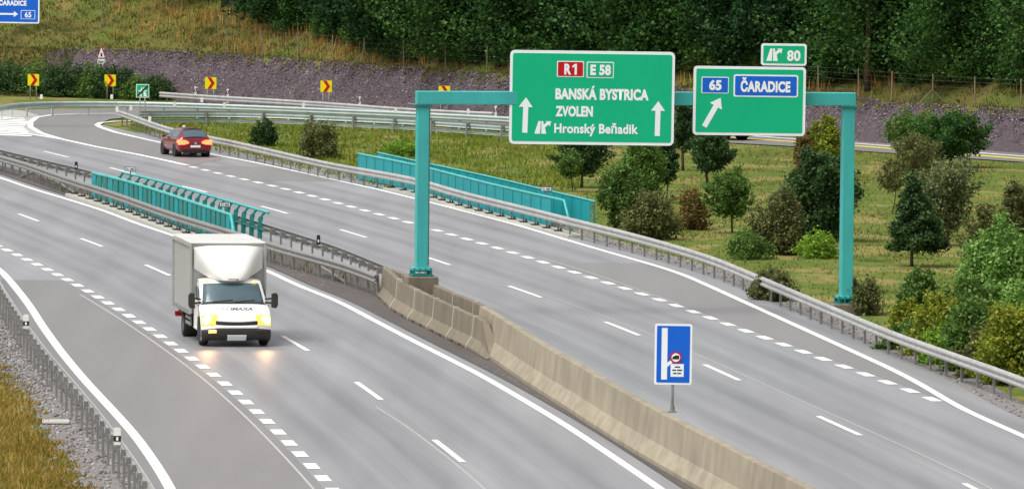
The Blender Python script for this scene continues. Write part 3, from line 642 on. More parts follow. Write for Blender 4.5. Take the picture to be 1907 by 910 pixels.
for t in (-.35,.35): MB().box((t*3.3,.12,0),(.10,.10,1.95)).build('mounting_rail', TURQ_D, r)
bd = s.board('badge', 1305,144,1356.2,174.8, 2, SWHITE, .02); s.board('badge_field', 1306.6,145.6,1354.6,173.2, 1.5, SBLUE, .026, parent=bd); s.text('65', 1319.2,149.3,1342.6,169.2, SWHITE, .032, .05, parent=bd)
bd = s.board('badge', 1365.2,138.9,1486.7,180.6, 4, SWHITE, .02); s.board('badge_field', 1368,141.7,1483.9,177.8, 2.5, SBLUE, .026, parent=bd); s.text('ČARADICE', 1378.5,144.1,1472,171.7, SWHITE, .032, .05, parent=bd)
s.arrow(1311.5,237,1341.5,183, 9.6, 26, 18, SWHITE, .02)
r, s = gantry_sign(1417, 81.5, 1502.5, 122.5, 'small green exit number sign reading 80 above the exit sign', .46)
s.board('back_panel', 1417,81.5,1502.5,122.5, 5, SBACK, -.06, .05); s.board('border', 1417,81.5,1502.5,122.5, 5, SWHITE, 0, .012); s.board('face', 1421,85.5,1498.5,118.5, 2.5, SGREEN, .014)
MB().box((0,.10,-.45),(.08,.06,1.1)).build('mounting_rail', TURQ_D, r)
s.exit_mark(1426.8,91,1457,114, SWHITE, .02); s.text('80', 1465.8,93.6,1491,114, SWHITE, .02, .04)

# cantilever sign at the gore, its post outside the view
CY = 343.0; c = V(17, 15, CY); k = FPX/(CY*cP)
root = thing('cantilever_gantry', (V(-75,200,CY).x, CY+.5, 0), 'grey cantilever gantry holding the blue exit sign', 'gantry')
hz = c.z
MB().box((0,0,(hz+.5)/2),(.34,.34,hz+.6)).build('post', GALV, root); MB().box((1.6,0,hz),(3.6,.28,.28)).build('arm', GALV, root)
r = thing('road_sign', (c.x, CY, c.z), 'blue exit sign with white arrow and 65 box above the grassy hill', 'sign'); r.rotation_euler = (0, ROLL*.6, 0)
s = Sign(r, 17, 15, k)
s.board('back_panel', -40,-14,73.7,43.5, 3.5, SBACK, -.3, .3); s.board('border', -40,-14,73.7,43.5, 3.5, SWHITE, 0, .012); s.board('face', -37.5,-11.5,71,41, 2, SBLUE, .014)
s.text('ČARADICE', -2,-2,49.5,11, SWHITE, .02, .05); s.arrow(-30,26.5,34,26.5, 3.4, 11, 8, SWHITE, .02)
bd = s.board('badge', 39,19,65.7,35.5, .6, SWHITE, .02); s.board('badge_field', 40,20,64.7,34.5, .4, SBLUE, .026, parent=bd); s.text('65', 46.5,22,58.5,32.5, SWHITE, .032, .03, parent=bd)

# blue lane sign on the median wall
SY = x_at(WT[:, ::-1], V(1252,768,158).x); b = G(1252, 768, 1.1); SY = b.y
k = FPX/(SY*cP); c = V(1252, 659, SY)
root = thing('lane_sign', (b.x, SY, 1.1), 'blue lane closure sign with white bar and lorry roundel on the median wall', 'sign'); root.rotation_euler = (0, ROLL*.5, 0)
s = Sign(root, 1252, 659, k, z=c.z-1.1)
hz = c.z-1.1
MB().tube([(0,.06,0),(0,.06,hz+.4)], .035, 10).build('post', GALV, root, smooth=True); MB().box((0,.06,.02),(.2,.2,.03)).tube([(0,.06,.03),(0,.06,.16)],.055,10).build('foot', GALV_D, root)
s.board('back_panel', 1217,602,1287,716, 4, SBACK, -.02, .015); s.board('border', 1217,602,1287,716, 4, SWHITE, 0, .006); s.board('face', 1221,606,1283,712, 2, SBLUE, .008)
s.board('lane_bar', 1230,610,1241,706.5, .5, SWHITE, .013); s.poly('branch', [(1241,683),(1241,675),(1251,667),(1253,673)], SWHITE, .013)
cxr, cyr, rr = 1257, 665, 11
for rad, mm_, lf in ((rr, SRED, .018), (rr-3, SWHITE, .023)): s.poly('roundel', [(cxr+rad*math.cos(t*math.pi/12), cyr+rad*math.sin(t*math.pi/12)) for t in range(24)], mm_, lf)
s.poly('lorry_symbol', [(1250.5,668),(1250.5,664.5),(1253,662.5),(1255,662.5),(1255,661),(1263,661),(1263,668)], BLACK, .028)
s.board('text_plate', 1247.5,677,1272,701, .5, SWHITE, .013)
for y_, ws_ in ((682.5,((1255,1265),)),(688.5,((1250.5,1258),(1259.5,1269))),(694.5,((1252,1259),(1260.5,1267)))):
    for a_, b_ in ws_: s.poly('text_row', [(a_,y_-1.1),(b_,y_-1.1),(b_,y_+1.1),(a_,y_+1.1)], BLACK, .018)
# ------------------------------------------------------------------ small signs
def posts(root, xs, z1, y=.03, r=.03):
    for x in xs: MB().tube([(x,y,-.05),(x,y,z1)], r, 8).build('post', GALV, root, smooth=True)
def roadside(px, pyc, pybase, label, ttl='road_sign', group=None):
    b = G(px, pybase); k = FPX/(b.y*cP); cz = V(px, pyc, b.y).z
    return thing(ttl, (b.x, b.y, 0), label, 'sign', group), Sign(None, px, pyc, k, z=cz), cz, k
CH = [(62,149,184,'chevron sign in front of the dark hedge, by its left end'),(205,150,184,'chevron sign in front of the hedge, near the warning triangle'),(392,155,196,'chevron sign before the crushed rock slope, next to the motorway end sign'),(607,161,206,'chevron sign before the crushed rock slope, midway along the barrier'),(827,171,219,'chevron sign partly hidden by the gantry beam')]
for px, pc, pb, lab in CH:
    root, s, cz, k = roadside(px, pc, pb, 'yellow and red '+lab, 'chevron_sign'); s.r = root
    posts(root, (-.17,.17), cz+.2)
    s.board('back_panel', px-10.6,pc-10.8,px+10.6,pc+10.8, .6, SBACK, -.012, .01); s.board('face', px-10.6,pc-10.8,px+10.6,pc+10.8, .6, SYEL, 0)
    s.poly('chevron', [(px-6,pc-10.6),(px+.5,pc-10.6),(px+7.5,pc),(px+.5,pc+10.6),(px-6,pc+10.6),(px+1,pc)], SRED, .006)
root, s, cz, k = roadside(265, 169, 226, 'green square end of motorway sign with black slash', 'motorway_end_sign'); s.r = root
posts(root, (-.13,.13), cz+.2)
s.board('back_panel', 253,157,277.5,182, 1, SBACK, -.012, .01); s.board('border', 253,157,277.5,182, 1, SWHITE, 0); s.board('face', 254.3,158.3,276.2,180.7, .8, SGREEN, .006)
s.poly('road_symbol', [(257.5,180),(263,163),(264.6,163),(263.6,180)], SWHITE, .012); s.poly('road_symbol', [(273.5,180),(268,163),(266.4,163),(267.4,180)], SWHITE, .012)
s.poly('road_symbol', [(257,170.3),(257,168.6),(274,168.6),(274,170.3)], SWHITE, .017); s.poly('slash', [(254.5,180.4),(254.5,178),(274,158.6),(276,158.6),(276,160.6),(257,180.4)], BLACK, .022)
# warning triangle on the bank
b0 = V(188.5, 148, 386.5); k = FPX/(386.5*cP); bz = float(terrain(b0.x, 386.5)); cz = V(188.5,100,386.5).z
root = thing('warning_sign', (b0.x, 386.5, bz), 'white warning triangle with plate on twin posts above the rock slope', 'sign'); s = Sign(root, 188.5, 100, k, z=cz-bz)
posts(root, (-.09,.09), cz-bz+.1)
s.poly('border', [(180.5,108.8),(196.5,108.8),(189.3,86),(187.7,86)], SRED, 0); s.poly('face', [(182,107.6),(195,107.6),(188.5,88.5)], SWHITE, .006)
s.poly('symbol', [(186.8,105.5),(187.5,101.5),(186,99.8),(189,98.8),(190.6,101.5),(190.2,105.5)], BLACK, .012)
s.board('plate', 181.5,110.5,195.8,119.5, .5, SWHITE, 0); s.text('km', 185.3,112.6,192,117.6, BLACK, .006, .04); s.poly('plate_bar', [(183,112),(184,112),(184,118),(183,118)], BLACK, .006); s.poly('plate_bar', [(193.3,112),(194.3,112),(194.3,118),(193.3,118)], BLACK, .006)
# bridge number plates
for px, py, Yb, txt, lab in ((243,315,268,'R1-083','small bridge number plate above the bent post parapet, by its bowed end post'),(419,381,247,'R1-083','small bridge number plate above the slatted median parapet'),(1017.5,352,257.5,'R1-083','small bridge number plate above the parapet by the meadow')):
    c = V(px, py, Yb); k = FPX/(Yb*cP); root = thing('number_plate_sign', (c.x, Yb, 0), lab, 'sign'); s = Sign(root, px, py, k, z=c.z)
    MB().tube([(0,.03,-.02),(0,.03,c.z)], .025, 8).build('post', GALV_D, root)
    s.board('border', px-10.5,py-4,px+10.5,py+4, .5, BLACK, 0, .01); s.board('face', px-9.2,py-3.0,px+9.2,py+3.0, .4, SWHITE, .012); s.text(txt, px-7.5,py-2.0,px+7.5,py+2.0, BLACK, .018, .03)

# ------------------------------------------------------------------ delineators
def delineator(p, h, w_, label, group=None, black=True, cap=0):
    root = thing('delineator_post', p, label, 'delineator', group)
    MB().prism([(-w_/2,-.03),(w_/2,-.03),(w_/2,h-.04),(w_/2-.02,h),(-w_/2+.02,h),(-w_/2,h-.04)], -.03,.03).build('post_body', DWHITE, root, bevel=.006)
    if black:
        bb = MB().prism([(-w_/2-.003,h-.32),(w_/2+.003,h-.26),(w_/2+.003,h-.10),(-w_/2-.003,h-.16)] if h > .6 else [(-w_/2-.003,h*.15),(w_/2+.003,h*.15),(w_/2+.003,h*.5),(-w_/2-.003,h*.5)], -.035,.035).build('black_band', BLACK, root)
        MB().box((0,-.037,h-.21 if h > .6 else h*.32),(.05,.006,.10 if h > .6 else .08)).build('reflector', SWHITE, bb)
    return root
for px, py, lab in ((48.5,607.5,'rail mounted white delineator beside the gravel, further up the barrier'),(218.5,823,'rail mounted white delineator beside the dry grass')):
    q = G(px, py, .75); delineator((q.x,q.y,.72), .36, .16, lab)
for px, py, lab in ((593,452,'black delineator on the median rail near the concrete barriers'),(142,313,'small delineator on the median rail before the bridge')):
    q = G(px, py, .75); r = delineator((q.x-.0,q.y,.72), .30, .12, lab); [c_ for c_ in r.children if c_.name.startswith('post_body')][0].data.materials[0] = BLACK
small = [(77,183),(208,183),(325,197),(418,198),(565,199),(737,209),(872,210),(376,189)]
for px, py in small:
    q = G(px, py, .75); delineator((q.x,q.y,.73), .22, .14, 'small white rail mounted delineator on the outer slip road barrier', 'delineators on the slip road barrier', black=False)
for px, py in ((364,171),(424,190),(670,191),(923,209)):
    q = G(px, py+6, 0); q.y = float(toe_y(q.x))-.4; q.x = V(px,py,q.y).x; delineator((q.x,q.y,-.02), .85, .12, 'white delineator post at the foot of the rock slope', 'delineators below the rock slope')
for px, py in ((218,207),(244,204),(279,225)):
    q = G(px, py, .75); delineator((q.x,q.y,.73), .24, .14, 'white delineator on the barrier nose by the motorway end sign', 'delineators on the barrier nose', black=False)
q = G(342,243,.75); delineator((q.x,q.y+.2,.73), .26, .15, 'cream delineator on the barrier above the red car', black=False)
# plank on the verge
a, b_ = G(76,789), G(132,784); o = MB().box(((a.x+b_.x)/2,(a.y+b_.y)/2,.03),(.66,.9,.05), .06).build('concrete_slab', CONC_L, bevel=.01); tag(o, 'pale slab lying on the gravel verge', 'slab')
# ------------------------------------------------------------------ fence on the hill
def hx(px, Y): return V(px, 120, Y).x
def crest(px, e=.5):
    x = (px-953.5)*380/FPX
    for _ in range(4): y = toe_y(x)+1.55*bank_h(x)+e; x = V(px,120,y).x
    return x, float(y), float(terrain(x, y))
for lab, pxs, br in (('post and wire game fence along the top of the rock slope beside tall dry grass', [420,487,555,620,678,752,830,907,985], [678]), ('post and wire game fence beyond the exit sign, below the forest edge', [1450,1525,1600,1662,1737,1817,1903,1980], [1737])):
    pts = [crest(p_) for p_ in pxs]; root = thing('game_fence', pts[0], lab, 'fence'); off = Vector(pts[0])
    for p_, (x, y, z) in zip(pxs, pts):
        MB().tube([(x,y,z-.1),(x+random.uniform(-.04,.04),y,z+1.5)], .035, 7).build('post', WOODP, root, world=True)
        if p_ in br:
            for sx in (-1,1): MB().tube([(x+sx*.75,y-.05,z-.05),(x,y-.05,z+.75)], .03, 6).build('brace', WOODP, root, world=True)
    for h in (.15,.35,.6,.9,1.2,1.42):
        MB().tube([(x,y-.04,z+h) for x,y,z in pts], .006, 4).build('wire', WIRE, root, world=True)
x, y = hx(188, 396), 396.0; z = float(terrain(x,y)); root = thing('game_fence', (x,y,z), 'bare braced fence post on the grassy hill above the warning triangle', 'fence post')
MB().tube([(0,0,-.1),(.05,0,1.7)], .035, 7).build('post', WOODP, root); MB().tube([(.35,0,0),(.03,0,.8)], .03, 6).build('brace', WOODP, root)

# ------------------------------------------------------------------ vehicles
def wheel(parent, x, y, r, wd, side, dual=False):
    """tyre and rim, axle along x; side = +1 / -1 is the outer face"""
    t = MB().lathe([(r*.62,-wd/2),(r*.93,-wd/2),(r,-wd/2+.035),(r,wd/2-.035),(r*.93,wd/2),(r*.62,wd/2)], (0,0,0), 'X', 24)
    hub = bpy.data.objects.new('wheel', None); COL.objects.link(hub); hub.parent = parent; hub.location = (x,y,r)
    t.build('tyre', TYRE, hub, smooth=True)
    s_ = side
    MB().lathe([(0.001,s_*(wd/2-.03)),(r*.2,s_*(wd/2-.02)),(r*.26,s_*(wd/2-.05)),(r*.55,s_*(wd/2-.06)),(r*.62,s_*(wd/2-.005)),(r*.64,s_*(wd/2-.1))], (0,0,0), 'X', 24).build('rim', RIM, hub, smooth=True)
    return hub
def interp_prof(P, u):
    d = [0]
    for a, b in zip(P[:-1], P[1:]): d.append(d[-1]+math.hypot(b[0]-a[0], b[1]-a[1]))
    u = min(max(u,0),1)*d[-1]; ys = np.interp(u, d, [p[0] for p in P]); zs = np.interp(u, d, [p[1] for p in P]); return float(ys), float(zs)

def build_truck(loc, rz):
    root = thing('box_truck', loc, 'white light box truck with lit headlights and grey cargo box', 'truck', rz=rz)
    PF = [(.16,.20),(.05,.24),(.0,.34),(.0,.50),(.02,.60),(.05,.72),(.11,.86),(.22,.98),(.42,1.09),(.72,1.17),(.98,1.43),(1.28,1.71),(1.36,1.77),(1.48,1.82),(2.02,1.85)]
    def surf(u, s, off=0.0):                            # u along the profile, s across (-1..1)
        y, z = interp_prof(PF, u); a = abs(s)
        half = 1.0 if z < 1.1 else 1.0-.13*min((z-1.1)/.7,1)
        half *= .985 if z < .3 else 1.0
        y2 = y + .20*a**4*(1 if y < 1.3 else max(0,(2.0-y)/.7)); z2 = z-.05*a**5
        y3, z3 = interp_prof(PF, min(u+.01,1)); y4, z4 = interp_prof(PF, max(u-.01,0)); t = Vector((0,y3-y4,z3-z4)).normalized(); n = Vector((0,-t.z,t.y))
        return Vector((s*half, y2, z2)) + n*off
    def uz(z):                                          # parameter at a height, front part
        lo, hi = 0, .85
        for _ in range(40):
            m_ = (lo+hi)/2
            if interp_prof(PF, m_)[1] < z: lo = m_
            else: hi = m_
        return lo
    def patch(name, z0, z1, s0, s1, m, off=.012, nu=8, ns=12, sh=None, smooth=True):
        mb = MB(); u0, u1 = uz(z0), uz(z1); n0 = len(mb.v)
        for layer in (off, off-.03):
            for i in range(nu+1):
                for j in range(ns+1):
                    s_ = s0+(s1-s0)*j/ns; k = i/nu; uu = u0+(u1-u0)*k
                    if sh: s_, uu = sh(s_, uu, k, j/ns)
                    mb.v.append(surf(uu, s_, layer))
        w_ = ns+1; o2 = (nu+1)*w_
        for i in range(nu):
            for j in range(ns): mb.f.append([i*w_+j,i*w_+j+1,(i+1)*w_+j+1,(i+1)*w_+j])
        rim = [(0,j) for j in range(w_)]+[(i,ns) for i in range(1,nu+1)]+[(nu,j) for j in range(ns-1,-1,-1)]+[(i,0) for i in range(nu-1,0,-1)]
        for a, b in zip(rim, rim[1:]+rim[:1]):
            p, q = a[0]*w_+a[1], b[0]*w_+b[1]; mb.f.append([p,q,q+o2,p+o2])
        return mb.build(name, m, root, smooth=smooth)
    # cab shell
    mb = MB(); nu, ns = 34, 16
    for i in range(nu+1):
        for j in range(ns+1): mb.v.append(surf(i/nu, -1+2*j/ns))
    w_ = ns+1
    for i in range(nu):
        for j in range(ns): mb.f.append([i*w_+j,i*w_+j+1,(i+1)*w_+j+1,(i+1)*w_+j])
    for j, sx in ((0,-1),(ns,1)):                        # side walls down to the sill
        side = [i*w_+j for i in range(nu+1)]; k = len(mb.v); mb.v += [Vector((sx*.87,2.02,1.45)),Vector((sx*.99,2.02,1.1)),Vector((sx*.99,2.02,.42)),Vector((sx*.98,1.25,.40)),Vector((sx*.98,1.2,.62)),Vector((sx*.98,1.05,.78)),Vector((sx*.98,.76,.84)),Vector((sx*.98,.5,.76)),Vector((sx*.98,.38,.55)),Vector((sx*.98,.36,.24))]
        mb.f.append(side+list(range(k,k+10)))
    mb.f.append([nu*w_+j for j in range(w_)]+[len(mb.v)-10, len(mb.v)-20])
    mb.build('cab', WHITE, root, smooth='angle')
    patch('bumper', .21, .52, -.995, .995, PLASTIC, .02, 6, 16)
    patch('bumper_lip', .525, .60, -.62, .62, WHITE, .03, 3, 12)
    patch('grille', .605, .70, -.60, .60, BLACK, .022, 3, 14, lambda s_,u,k,j: (s_, u+.012*(2*j-1)**2))
    for z_ in (.635,.665): patch('grille_slat', z_-.004, z_+.004, -.5, .5, PLASTIC, .03, 1, 10)
    ws = patch('windshield', 1.20, 1.72, -.90, .90, GLASS, .012, 8, 14)
    patch('cowl', 1.165, 1.198, -.93, .93, PLASTIC, .014, 2, 12)
    for s0, s1 in ((-.6,-.02),(.05,.62)):
        a, b = surf(uz(1.205), s0, .035), surf(uz(1.26), s1, .03); MB().bar(a, b, .02).build('wiper', BLACK, ws)
    for sx in (-1,1):
        hl = patch('headlight', .63, .90, sx*.985, sx*.60, HEAD, .018, 5, 6, lambda s_,u,k,j,sx=sx: (s_+sx*.0-sx*.06*k*(j), u))
        c = surf(uz(.75), sx*.83, .03); MB().lathe([(.001,-.04),(.08,-.035),(.125,-.01),(.135,.02)], (0,0,0), 'Z', 16).build('lens', mat('lamp_core', lin(255,250,220), .2, var=0, emit=(1.0,.85,.5), estr=4.0), hl, smooth=True)
        ln = hl.children[0]; ln.location = c; ln.rotation_euler = (math.radians(-80),0,0)
        sp_ = bpy.data.lights.new('headlamp','SPOT'); sp_.energy = 45; sp_.spot_size = math.radians(75); sp_.spot_blend = 1.0; sp_.color = (1.0,.58,.30); sp_.shadow_soft_size = .12
        so = bpy.data.objects.new('headlamp', sp_); COL.objects.link(so); so.parent = hl; so.location = c+Vector((0,-.08,0)); so.rotation_euler = (math.radians(-88),0,0)
        patch('fog_lamp_recess', .40, .49, sx*.80, sx*.58, AMBER if sx < 0 else PLASTIC, .026, 2, 4)
        # door window, door handle, mirror
        MB().prismx([(.92,1.17),(1.78,1.17),(1.80,1.60),(1.42,1.64),(1.22,1.52)], sx*.955, sx*.965).build('side_window', GLASS, root)
        MB().box((sx*1.0,1.72,1.02),(.03,.18,.04)).build('door_handle', PLASTIC, root)
        mr = MB().prism([(-.085,-.20),(.06,-.22),(.10,-.12),(.10,.16),(.05,.22),(-.08,.20)], -.07,.07).build('mirror', PLASTIC, root, bevel=.025); mr.location = (sx*1.18,.88,1.26); mr.scale = (sx,1,1)
        MB().bar((0,-.02,.07),(-.26,.06,.03), .05).build('mirror_arm', PLASTIC, mr); MB().bar((0,-.02,-.08),(-.26,.06,-.06), .05).build('mirror_arm', PLASTIC, mr)
        MB().box((sx*.93,.80,.50),(.10,.78,.60)).build('wheel_arch', BLACK, root)
        q = surf(uz(1.765), sx*.78, .02); MB().box(q,(.12,.06,.045)).build('marker_lamp', AMBER, root, bevel=.01)
    for sx in (-1,1):                                     # shut lines of the doors and bonnet
        for a_, b_ in (((.62,.45),(.78,1.13)),((1.93,.45),(1.93,1.40)),((.78,1.13),(1.93,1.13))): MB().bar((sx*1.0,*a_),(sx*.99,*b_), .012).build('shut_line', PLASTIC, root)
        MB().bar(surf(uz(.72), sx*.60, .006), surf(uz(1.15), sx*.80, .006), .012).build('shut_line', SBACK, root)
    pl = patch('number_plate', .16+.06, .34, -.27, .27, SWHITE, .045, 1, 4, smooth=False)
    # lettering on the bonnet, following the slope
    y_, z_ = interp_prof(PF, uz(1.05)); y1_, z1_ = interp_prof(PF, uz(1.10)); ang = math.atan2(z1_-z_, y1_-y_)
    me = text_mesh('IMAXA', .03); n = len(me.vertices); co = np.empty(n*3, np.float32); me.vertices.foreach_get('co', co); co = co.reshape(-1,3); lo, hi = co.min(0), co.max(0)
    X = (co[:,0]-lo[0])/(hi[0]-lo[0])*.64-.16; W_ = (co[:,1]-lo[1])/(hi[1]-lo[1]); X += W_*.05
    out = np.array([surf(uz(1.015+.075*w2), float(x2), .008) for x2, w2 in zip(X, W_)], np.float32); me.vertices.foreach_set('co', out.ravel()); me.materials.clear(); me.materials.append(mat('faded_lettering', lin(96,98,104), .6))
    o = bpy.data.objects.new('lettering', me); COL.objects.link(o); o.parent = root
    ring = MB(); 
    for k in range(18):
        for r_ in (.05,.065): a = 2*math.pi*k/18; ring.v.append(surf(uz(1.05+r_*.62*math.sin(a)), -.30+r_*math.cos(a)*1.3, .008))
    for k in range(18): ring.f.append([2*k,2*k+1,(2*k+3) % 36,(2*k+2) % 36])
    ring.build('emblem', SBACK, root)
    # air deflector
    mb = MB(); nu, ns = 16, 28
    for i in range(nu+1):
        t = i/nu; z = 1.80+.90*t; hw = .50+.50*t**.55; yf = 1.18+.62*t**1.4
        for j in range(ns+1):
            s_ = -1+2*j/ns; a = abs(s_); mb.v.append(Vector((s_*hw, yf+(2.0-yf)*a**5*.85+.03*a*a, z+.07*t*(1-a**3)-.0)))
    w_ = ns+1
    for i in range(nu):
        for j in range(ns): mb.f.append([i*w_+j,i*w_+j+1,(i+1)*w_+j+1,(i+1)*w_+j])
    b0 = len(mb.v); t_ = nu*w_
    mb.v += [Vector((-.98,2.0,2.60)),Vector((.98,2.0,2.60)),Vector((-.98,2.0,2.1)),Vector((.98,2.0,2.1)),Vector((-.5,2.0,1.8)),Vector((.5,2.0,1.8))]
    mb.f.append([t_+j for j in range(w_)]+[b0+1,b0]); mb.f.append([i*w_ for i in range(nu+1)]+[b0,b0+2,b0+4]); mb.f.append([i*w_+ns for i in range(nu+1)]+[b0+1,b0+3,b0+5])
    mb.build('air_deflector', WHITE, root, smooth='angle')
    MB().box((.05,1.20,1.83),(.30,.03,.05)).build('deflector_emblem', GALV_D, root)
    # cargo box
    BL = 4.15; Z0, Z1 = .80, 2.82; W2 = 1.07
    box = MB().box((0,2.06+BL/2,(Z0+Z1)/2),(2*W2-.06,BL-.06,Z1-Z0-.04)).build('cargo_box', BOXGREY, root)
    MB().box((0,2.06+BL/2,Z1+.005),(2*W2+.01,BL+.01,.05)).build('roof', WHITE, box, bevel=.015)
    for x in (-W2,W2):
        for y in (2.06,2.06+BL): MB().box((x,y,(Z0+Z1)/2-.02),(.07,.07,Z1-Z0-.06)).build('corner_post', GALV, box, bevel=.01)
        MB().box((x,2.06+BL/2,Z1-.07),(.04,BL-.09,.09)).build('cant_rail', GALV, box)
        MB().box((x,2.06+BL/2,Z0+.03),(.05,BL-.09,.12)).build('floor_rail', GALV_D, box)
    for x in (-.4,.4): MB().box((x,3.9,.66),(.09,4.4,.18)).build('chassis_rail', BLACK, root)
    for sx in (-1,1):
        for z in (.48,.64): MB().box((sx*1.0,3.05,z),(.03,1.25,.09)).build('side_guard', GALV_D, root)
        MB().bar((sx*1.0,2.5,.46),(sx*.98,2.5,.8),.04).build('guard_stay', GALV_D, root)
        MB().box((sx*.86,4.36,.72),(.44,.95,.05)).build('mudguard', BLACK, root)
        wheel(root, sx*.86, .78, .345, .23, sx); wheel(root, sx*.80, 4.36, .345, .42, sx)
        MB().box((sx*.9,6.1,.55),(.25,.06,.12)).build('tail_lamp', SRED, root)
    MB().box((0,6.15,.52),(2.0,.06,.12)).build('rear_underrun_bar', GALV_D, root); MB().box((0,.8,.35),(1.6,.12,.12)).build('axle', BLACK, root)
    MB().box((0,1.6,.6),(1.5,1.2,.5)).build('engine_underside', BLACK, root)
    return root
cl = along((L1[:120]+L1[:120])*.5, np.array([198.,188.]))
mid = lambda y: Vector(((x_at(L1,y)+x_at(L2,y))/2, y))
d = mid(187.)-mid(200.); tq = G(441, 646)
truck = build_truck((tq.x, tq.y, .004), math.atan2(d.x, -d.y)+.015)

def build_car(name, label, paint, loc, rz, lit=True):
    """hatchback, nose towards +y, origin under its middle"""
    root = thing(name, loc, label, 'car', rz=rz)
    #   y     half  belt  roof  roofhalf bottom
    ST = [(-2.18,.70,.62,.70,.52,.34),(-2.14,.83,.80,.90,.62,.24),(-2.02,.885,.93,1.06,.66,.20),(-1.75,.905,.96,1.27,.62,.20),(-1.40,.91,.95,1.40,.60,.20),(-.8,.915,.93,1.455,.60,.20),(-.1,.915,.92,1.46,.60,.20),(.45,.915,.90,1.39,.58,.20),(.85,.91,.89,1.20,.60,.20),(1.25,.905,.88,.98,.66,.20),(1.7,.88,.80,.86,.62,.20),(2.0,.82,.70,.74,.56,.20),(2.14,.68,.58,.60,.46,.28)]
    mb = MB(); rings = []
    for y, hw, bz, rz_, rh, bt in ST:
        half = [(hw*.80,bt),(hw*.97,bt+.10),(hw,bt+.28),(hw*.995,bz*.82),(hw*.965,bz),((hw*.965+rh*2)/3,bz+(rz_-bz)*.55),(rh,bz+(rz_-bz)*.90),(rh*.62,rz_-.003),(0,rz_)]
        ring = half+[(-x,z) for x,z in half[-2::-1]]; rings.append(len(mb.v)); mb.v += [Vector((x,y,z)) for x,z in ring]
    k = 17
    for a, b in zip(rings[:-1], rings[1:]):
        for i in range(k-1): mb.f.append([a+i,a+i+1,b+i+1,b+i])
        mb.f.append([a+k-1,a,b,b+k-1])
    mb.f.append([rings[0]+i for i in range(k)]); mb.f.append([rings[-1]+i for i in range(k)])
    mb.build('body', paint, root, smooth=True, sub=2)
    def station(y):
        return [float(np.interp(y, [s_[0] for s_ in ST], [s_[c] for s_ in ST])) for c in range(1,6)]
    for sx in (-1,1):                                     # side glass in two panes
        for pn, (ya, yb) in (('rear_side_window',(-1.62,-.42)),('front_side_window',(-.36,.72))):
            m = MB(); n = 8
            for i in range(n+1):
                y = ya+(yb-ya)*i/n; hw,bz,rz_,rh,bt = station(y)
                for f in (.10,.5,.80): 
                    xa = hw*.965+( (hw*.965+rh*2)/3 - hw*.965)*min(f/.55,1) if f < .55 else (hw*.965+rh*2)/3+(rh-(hw*.965+rh*2)/3)*(f-.55)/.35
                    m.v.append(Vector((sx*(xa+.012), y, bz+(rz_-bz)*f)))
            for i in range(n):
                for j in range(2): m.f.append([i*3+j,i*3+j+1,i*3+j+4,i*3+j+3])
            m.build(pn, GLASS, root, smooth=True)
        MB().box((sx*1.0,.62,.98),(.20,.10,.13)).build('mirror', paint, root, bevel=.03)
        wheel(root, sx*.80, -1.28, .32, .22, sx); wheel(root, sx*.80, 1.32, .32, .22, sx)
        MB().lathe([(.001,sx*.925),(.36,sx*.925),(.37,sx*.90),(.37,sx*.6)], (0,-1.28,.33), 'X', 20).build('wheel_arch', BLACK, root); MB().lathe([(.001,sx*.92),(.36,sx*.92),(.37,sx*.90),(.37,sx*.6)], (0,1.32,.33), 'X', 20).build('wheel_arch', BLACK, root)
        tl = MB().prism([(sx*.88,.64),(sx*.86,.90),(sx*.50,.86),(sx*.34,.78),(sx*.36,.70),(sx*.58,.65)], -2.20,-1.98).build('tail_lamp', TAIL if lit else SRED, root, bevel=.02)
        MB().prism([(sx*.84,.72),(sx*.9,.72),(sx*.9,.86),(sx*.84,.87)], -2.10,-1.82).build('tail_lamp', TAIL if lit else SRED, root, bevel=.02)
        MB().tube([(sx*.55,-2.2,.25),(sx*.55,-2.0,.25)], .04, 10).build('exhaust_pipe', CHROME, root)
        MB().prism([(sx*.60,.60),(sx*.80,.60),(sx*.80,.70),(sx*.60,.66)], 1.95,2.10).build('headlight', CHROME, root)
    m = MB(); n = 6                                        # hatch glass
    for i in range(n+1):
        y = -2.05+.62*i/n; hw,bz,rz_,rh,bt = station(y)
        for f in (-1,-.6,0,.6,1): m.v.append(Vector((f*rh*.93, y-.03, rz_+.022-.05*abs(f)**3)))
    for i in range(n):
        for j in range(4): m.f.append([i*5+j,i*5+j+1,i*5+j+6,i*5+j+5])
    m.build('rear_window', GLASS, root, smooth=True)
    MB().box((0,-1.42,1.43),(1.05,.22,.035)).build('roof_spoiler', paint, root, bevel=.01)
    MB().prism([(-.26,.50),(.26,.50),(.26,.61),(-.26,.61)], -2.235,-2.21).build('number_plate', SWHITE, root)
    MB().prism([(-.62,.20),(.62,.20),(.70,.36),(-.70,.36)], -2.22,-2.05).build('rear_diffuser', BLACK, root, bevel=.02)
    b_ = MB().lathe([(.001,-.01),(.06,-.008),(.065,0)], (0,0,0), 'Z', 14).build('badge', CHROME, root); b_.location = (0,-2.215,.72); b_.rotation_euler = (math.pi/2,0,0)
    return root
c = G(341, 293); ln = lambda y: Vector(((x_at(R1,y)+x_at(R0,y))/2, y)); d = ln(309.)-ln(300.)
car = build_car('hatchback_car', 'dark red hatchback car with glowing brake lights on the exit lane', MAROON, (c.x, c.y+1.9, .006), math.atan2(-d.x, d.y)+.03); car.scale = (.88,.92,.90)
c = G(1366, 262); d = Vector((-7.4,6.0))
car2 = build_car('hatchback_car', 'dark car on the far slip road, only a wheel showing below the exit sign', CARGREY, (c.x-1.0, c.y+1.8, .012), math.atan2(-d.x, d.y), lit=False)

